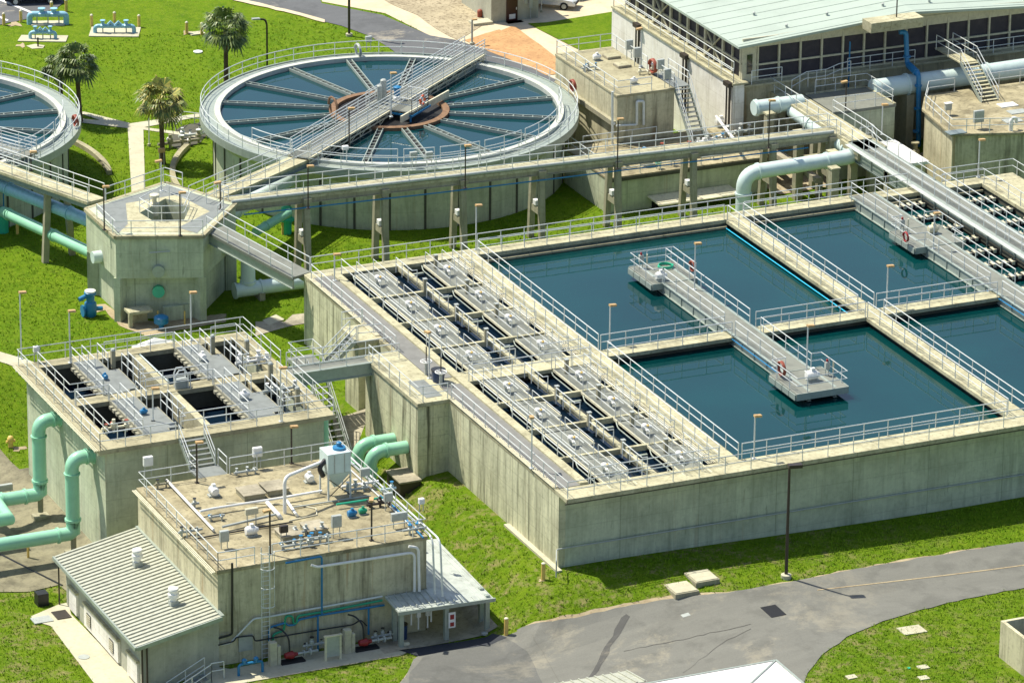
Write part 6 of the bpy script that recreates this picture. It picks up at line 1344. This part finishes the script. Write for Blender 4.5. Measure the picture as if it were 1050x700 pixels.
# things at the tower foot
c=gt(93,324); t=T('gate_valve','large bright blue valve standing in the sandy patch by the tower','valve',c)
MB().lathe(c,[(.25,-.1),(.4,.1),(.45,.6),(.4,1.0),(.28,1.1),(.3,1.5),(.42,1.6),(.42,1.75),(.25,1.85)],18).build('body',M['blue'],t,smooth=True); MB().lathe(c+Vector((0,0,1.75)),[(.1,0),(.38,.02),(.38,.12),(.1,.16)],18).build('cap',M['white'],t,smooth=True)
MB().tube([c+Vector((-.3,0,1.5)),c+Vector((-.85,-.1,1.35))],.16,10).tube([c+Vector((.3,0,.5)),c+Vector((.85,0,.45))],.15,10).lathe(c+Vector((0,0,.45)),[(.42,-.6),(.42,-.5)],14,'x').build('arm',M['blue'],t,smooth=True)
c=gt(165.5,337); t=T('round_valve','round bright blue valve head in front of the tower','valve',c); MB().lathe(c,[(.15,0),(.2,.3),(.5,.45),(.5,.85),(.35,.95),(.15,1.0)],18).build('body',M['blue'],t,smooth=True)
for x,y,l_ in ((162,333,'thin yellow post left of the round blue valve'),(189.5,333,'thin yellow post right of the round blue valve')): 
    c=gt(x,y); tag(MB().tube([c,c+Vector((0,0,1.0))],.06,8).build('marker_post',M['yellow'],None,c),l_,'post')
c=gt(134,338); t=T('concrete_table','concrete bench on legs standing in front of the tower','bench',c); MB().box(c.x,c.y+.2,c.z+.95,c.x+1.7,c.y+1.3,c.z+1.15).build('top',M['deck'],t,bevel=.02); MB().box(c.x,c.y+.25,c.z-.2,c.x+.25,c.y+.5,c.z+.95).box(c.x+.3,c.y+1.0,c.z-.2,c.x+1.6,c.y+1.2,c.z+.95).build('leg',M['deck'],t)
tag(MB().box(-7.3,49.9,-5.8,-4.9,50.2,-3.9).build('low_wall',M['wall_grey'],None,(-6,50,-5)),'grey slab leaning at the right foot of the tower front','slab')
c=gt(160,357); t=T('white_mound','low white tent shaped cover behind the square tank rail','cover',c); MB().add([c+Vector(p) for p in ((-1.7,-.6,0),(1.7,-.6,0),(1.6,.9,0),(-1.6,.9,0),(0,.2,.7))],[(0,1,4),(1,2,4),(2,3,4),(3,0,4),(0,3,2,1)]).build('sheet',M['white'],t)

# ================================================================== POLES
def pole(px,py,ty,l_,mt='bronze',arm=None,r=.08,group='lamp posts on the lawns and yards'):
    b=gt(px,py); h=(py-ty)/scale_at(b); t=T('street_lamp',l_,'street lamp',b,group)
    if arm: 
        MB().tube(pipe_path([b,b+Vector((0,0,h-.5)),b+Vector((-.15,0,h-.1)),b+Vector((-.75,0,h))],.5),r,8).build('pole',M[mt],t,smooth=True); MB().beam(b+Vector((-.6,0,h+.02)),b+Vector((-1.25,0,h+.06)),.3,.12).build('lamp_head',M['grey'],t)
    else:
        MB().tube([b,b+Vector((0,0,h))],r,8).build('pole',M[mt],t,smooth=True); MB().beam(b+Vector((0,0,h)),b+Vector((.4,0,h)),.25,.1).build('lamp_head',M['tan' if ty>5 else 'grey'],t)
    MB().lathe(b,[(r*2.5,-.1),(r*2.5,.2)],12).build('base',M['path'],t)
pole(274,72,20,'street lamp with a curved arm behind the big clarifier','bronze',True); pole(358,37,-60,'dark pole rising out of the picture at the road edge','bronze',r=.11)
pole(484,46,21,'short lamp post by the orange wood chips','grey'); pole(153,150,113,'slim grey lamp post on the lawn beside the palm tree','rail',r=.05); pole(165.5,198,165-13,'pale lamp post just behind the tower','rail',r=.05) if False else None
pole(555,13,-30,'thin post beside the white sedan','rail',r=.04)

# ================================================================== BUILDING, CARS
o=Vector((41.0,104.2,-5)); t=T('small_building','pale block building with a dark brown door','building',o)
MB().box(o.x,o.y,-5.2,o.x+4.2,o.y+6,-.2).build('wall',M['block'],t); MB().box(o.x-.3,o.y-.3,-.2,o.x+4.5,o.y+6.3,0).build('roof',M['deck'],t)
d0=gY(519,25,o.y-.03); d1=gY(530.5,24,o.y-.03); d=MB().box(d0.x,o.y-.06,-5,d1.x,o.y,-2.7).build('door',paint('brown_door',(0.05,0.012,0.012),.35),t); MB().box(d0.x+.25,o.y-.08,-4.75,d1.x-.2,o.y-.06,-4.35).build('notice',M['white'],d); MB().box(d1.x-.15,o.y-.12,-4.0,d1.x-.08,o.y-.06,-3.8).build('handle',M['rail'],d)
MB().box(d0.x-.1,o.y-.7,-5,d1.x+.3,o.y-.05,-4.93).build('doormat',M['black'],t)
MB().box(o.x+3.3,o.y-.2,-4,o.x+3.6,o.y,-3).box(o.x+2.9,o.y-.12,-3.6,o.x+3.15,o.y,-3.1).build('meter_box',M['grey'],t); MB().tube([(o.x+3.45,o.y-.1,-4),(o.x+3.45,o.y-.1,-5)],.04,6).build('conduit',M['grey'],t)
tag(MB().lathe(gt(492,18),[(.2,0),(.22,.5),(.18,.62),(.05,.7)],14).build('hydrant',M['hose'],None,gt(492,18),smooth=True),'rust red hydrant beside the small building','hydrant')
tag(MB().box(gt(497,26).x-1,gt(497,26).y-.1,-5,gt(497,26).x+.7,gt(497,26).y+1,-4.7).build('step_slab',M['path'],None,gt(497,26)),'low pale slab with rail at the small building corner','slab')
def car(label,c,ang,mt,kind='sedan',name='parked_car'):
    t=T(name,label,'car',(0,0,0),'parked cars',rz=0); t.location=c; t.rotation_euler=(0,0,ang)
    # profile length along x, front at +x
    if kind=='sedan': prof=[(-2.3,.35),(-2.3,.85),(-2.15,1.02),(-1.5,1.05),(-.95,1.42),(.25,1.45),(1.05,1.0),(2.05,.82),(2.3,.62),(2.32,.35)]
    else: prof=[(-2.7,.5),(-2.7,1.15),(-.6,1.15),(-.5,1.75),(.7,1.78),(1.3,1.2),(2.5,1.1),(2.7,.9),(2.7,.5)]
    W=.9; secs=[]; n=len(prof); mb=MB(); 
    def wz(z): return W if z<1.02 else W-.26*(z-1.0)/.45
    vs=[]
    for s_ in (-1,1):
        for x,z in prof: vs.append((x,s_*wz(z)*(.93 if abs(x)>2.2 else 1),z))
    fs=[tuple(range(n)),tuple(range(2*n-1,n-1,-1))]+[(i,n+i,n+(i+1)%n,(i+1)%n) for i in range(n)]
    mb.add(vs,fs); mb.build('body',M[mt],t,local=True,bevel=.07)
    if kind=='sedan':
        MB().add([(.3,-.62,1.42),(.3,.62,1.42),(1.02,.76,1.04),(1.02,-.76,1.04)],[(0,1,2,3)]).build('windshield',M['glass'],t,local=True).location=(.02,0,.025)
        MB().add([(-.98,-.62,1.41),(-.98,.62,1.41),(-1.48,.76,1.08),(-1.48,-.76,1.08)],[(0,1,2,3)]).build('rear_window',M['glass'],t,local=True).location=(-.02,0,.02)
        for s_ in (-1,1): MB().add([(-.85,s_*.72,1.38),(.2,s_*.72,1.4),(.85,s_*.885,1.06),(-1.2,s_*.885,1.08)],[(0,1,2,3)]).build('side_window',M['glass'],t,local=True).location=(0,s_*.02,.0)
        MB().box(2.28,-.55,.4,2.345,.55,.6).build('grille',M['dark'],t,local=True)
        for s_ in (-1,1): MB().box(2.18,s_*.62-.16,.66,2.31,s_*.62+.16,.78).build('headlight',M['grey'],t,local=True)
    else:
        MB().box(-2.6,-.75,1.13,-.65,.75,1.17).build('truck_bed',M['dark'],t,local=True); MB().add([(.74,-.66,1.74),(.74,.66,1.74),(1.25,.8,1.24),(1.25,-.8,1.24)],[(0,1,2,3)]).build('windshield',M['glass'],t,local=True).location=(.03,0,.02)
    for x in (-1.42,1.42):
        for s_ in (-1,1):
            w_=MB().lathe((x,s_*.82,.33),[(.33,-.1),(.33,.1)],18,'y').build('wheel',M['rubber'],t,local=True); OFF[w_.name]=Vector((0,0,0)); MB().lathe((x,s_*.82,.33),[(.2,-.12),(.2,.12)],12,'y').build('rim',M['grey'],w_,local=True)
    return t
car('white sedan parked beside the small block building',gt(562,9)+Vector((.4,.6,0)),R_(-38),'carwhite'); car('pale pickup truck cut off by the top picture edge',gt(615,0)+Vector((.2,2.0,0)),R_(-160),'cargold','truck',name='pickup_truck')
car('dark blue car parked behind the tan bollards',gt(38,4)+Vector((-.2,.6,0)),R_(-15),'cardark')

# ================================================================== PALMS
def palm(px,py,cy_px,label,crown_r,mt='leaf',seed=1,base_known=True,h=None):
    rnd=random.Random(seed); b=gt(px,py); H=h or (py-cy_px)/scale_at(b)
    t=T('palm_tree',label,'palm tree',b,'palm trees on the lawn')
    bend=Vector((rnd.uniform(-.2,.2),rnd.uniform(-.2,.2),0))
    MB().tube([b+Vector((0,0,-.2)),b+Vector((0,0,.4)),b+bend*.4+Vector((0,0,H*.5)),b+bend+Vector((0,0,H))],.2,10,radii=[.27,.21,.17,.2]).build('trunk',M['bark'],t,smooth=True)
    top=b+bend+Vector((0,0,H)); cr=MB()
    N=64
    for i in range(N):
        az=rnd.uniform(0,2*math.pi); el=math.asin(max(-.75,min(.98,-.6+1.55*((i+.5)/N)+rnd.uniform(-.12,.12))))
        d=Vector((math.cos(az)*math.cos(el),math.sin(az)*math.cos(el),math.sin(el)))
        L=crown_r*rnd.uniform(.48,.62)
        tip=top+d*L; cr.tube([top,top+d*L*.5,tip],.018,3,caps=False)
        side=d.cross(Vector((0,0,1))); 
        if side.length<.01: side=Vector((1,0,0))
        side.normalize(); upv=side.cross(d).normalized()
        nb=13; fr=crown_r*rnd.uniform(.40,.55)
        tw=rnd.uniform(-.5,.5)
        side2=(side*math.cos(tw)+upv*math.sin(tw)); up2=(upv*math.cos(tw)-side*math.sin(tw))
        for k in range(nb):
            a=(-1+2*k/(nb-1))*1.75
            bd=(d*math.cos(a)+side2*math.sin(a)).normalized(); ln=fr*(1-.18*abs(a)/1.75)*rnd.uniform(.85,1.1)
            droop=Vector((0,0,-1))*ln*rnd.uniform(.25,.5)
            wv=bd.cross(up2).normalized()*ln*.075; 
            m_=tip+bd*ln*.6+up2*.03; e=tip+bd*ln+droop
            cr.add([tip,m_-wv,e,m_+wv],[(0,1,2,3)])
    cr.build('crown',M[mt],t)
    return t
palm(167,168,106,'palm tree with yellowing fronds standing by the footpath fork',2.1,'leaf2',3)
palm(232,97,33,'tallest dark palm tree behind the left rail of the big clarifier',2.2,'leaf',5)
palm(82,125,67,'palm tree standing just behind the left clarifier',1.95,'leaf',8)
palm(63,120,72,'palm tree half hidden beyond the other at the left clarifier',1.6,'leaf',12)

# ================================================================== TURF
import numpy as np
rng=np.random.default_rng(5)
def inpoly(x,y,P):
    r=np.zeros(len(x),bool); j=len(P)-1
    for i in range(len(P)):
        xi,yi=P[i]; xj,yj=P[j]
        c=((yi>y)!=(yj>y)); 
        r^=c&(x<(xj-xi)*(y-yi)/((yj-yi) if yj!=yi else 1e-9)+xi); j=i
    return r
N=300000
yy=rng.uniform(-24,112,N); xx=rng.uniform(-45,75,N)
# keep what the picture can see, thinner with distance
v=np.stack([xx-CP.x,yy-CP.y,np.full(N,-5.8)-CP.z],1); d=v@np.array(CF); px=525+F_PX*(v@np.array(CR))/d; py=350-F_PX*(v@np.array(CU))/d
keep=(px>-40)&(px<1090)&(py>-20)&(py<740)&(rng.random(N)<np.clip(1.15-(yy+20)/150,.35,1))
xx,yy=xx[keep],yy[keep]
ex=np.zeros(len(xx),bool)
for P in DR: ex|=inpoly(xx,yy,P)
for (a,b,c_,e) in ((-.5,.9,55,43.2),(-2.4,17.6,.1,32.4),(-23.3,18,-7.4,34.1),(-22.2,.8,-8.5,14.8),(-28.8,-.2,-22,14.6),(30,58.4,43,66),(33.9,65.4,43.2,86),(43,50,80,90),(-12.4,-1.3,-4.8,8),(54,44,80,62),(-30,-40,3.6,-20.8),(19,-30,24,-18.8),(-18,-22,-3.8,-17)): ex|=(xx>a)&(xx<c_)&(yy>b)&(yy<e)
for cx_,cy_,r_ in ((19.1,73.28,13.1),(-15.9,84.3,13.1)): ex|=(xx-cx_)**2+(yy-cy_)**2<r_*r_
ex|=inpoly(xx,yy,[(-11,50.5),(-4.5,48.3),(.4,54.3),(-3,61),(-11,58)])
xx,yy=xx[~ex],yy[~ex]; n=len(xx); zz=np.array([Gm(float(a),float(b)) for a,b in zip(xx,yy)])+(0.0)
nb=3; h=rng.uniform(.07,.17,(n,nb)); an=rng.uniform(0,2*np.pi,(n,nb)); ln=rng.uniform(.03,.14,(n,nb)); wd=.028
bx_=xx[:,None]+rng.uniform(-.09,.09,(n,nb)); by_=yy[:,None]+rng.uniform(-.09,.09,(n,nb)); bz=np.repeat(zz[:,None],nb,1)
a1=np.stack([bx_-np.sin(an)*wd,by_+np.cos(an)*wd,bz],-1); a2=np.stack([bx_+np.sin(an)*wd,by_-np.cos(an)*wd,bz],-1); a3=np.stack([bx_+np.cos(an)*ln,by_+np.sin(an)*ln,bz+h],-1)
V=np.stack([a1,a2,a3],2).reshape(-1,3).astype(np.float32); nt_=len(V)//3
me=bpy.data.meshes.new('turf_tufts'); me.vertices.add(len(V)); me.vertices.foreach_set('co',V.ravel()); me.loops.add(len(V)); me.loops.foreach_set('vertex_index',np.arange(len(V),dtype=np.int32))
me.polygons.add(nt_); me.polygons.foreach_set('loop_start',np.arange(0,len(V),3,dtype=np.int32)); me.polygons.foreach_set('loop_total',np.full(nt_,3,dtype=np.int32)); me.update(calc_edges=True); me.validate()
mt,t,b=new_mat('grass_blade'); ge=nn(t,'ShaderNodeNewGeometry'); P=posn(t)
c=mixc(t,ge.outputs['Random Per Island'],(0.11,0.225,0.004),(0.21,0.32,0.015)); c=mixc(t,ramp(t,noise(t,P,0.6,8,0.8),0.55,0.68,(0,0,0,1),(.7,.7,.7,1)),c,(0.30,0.29,0.09)); t.links.new(c,b.inputs['Base Color']); b.inputs['Roughness'].default_value=.8; b.inputs['Specular IOR Level'].default_value=.15
me.materials.append(mt); o=bpy.data.objects.new('turf_tufts',me); scene.collection.objects.link(o)
tag(o,'short green turf blades covering the lawns between the tanks and roads','grass'); o['kind']='stuff'
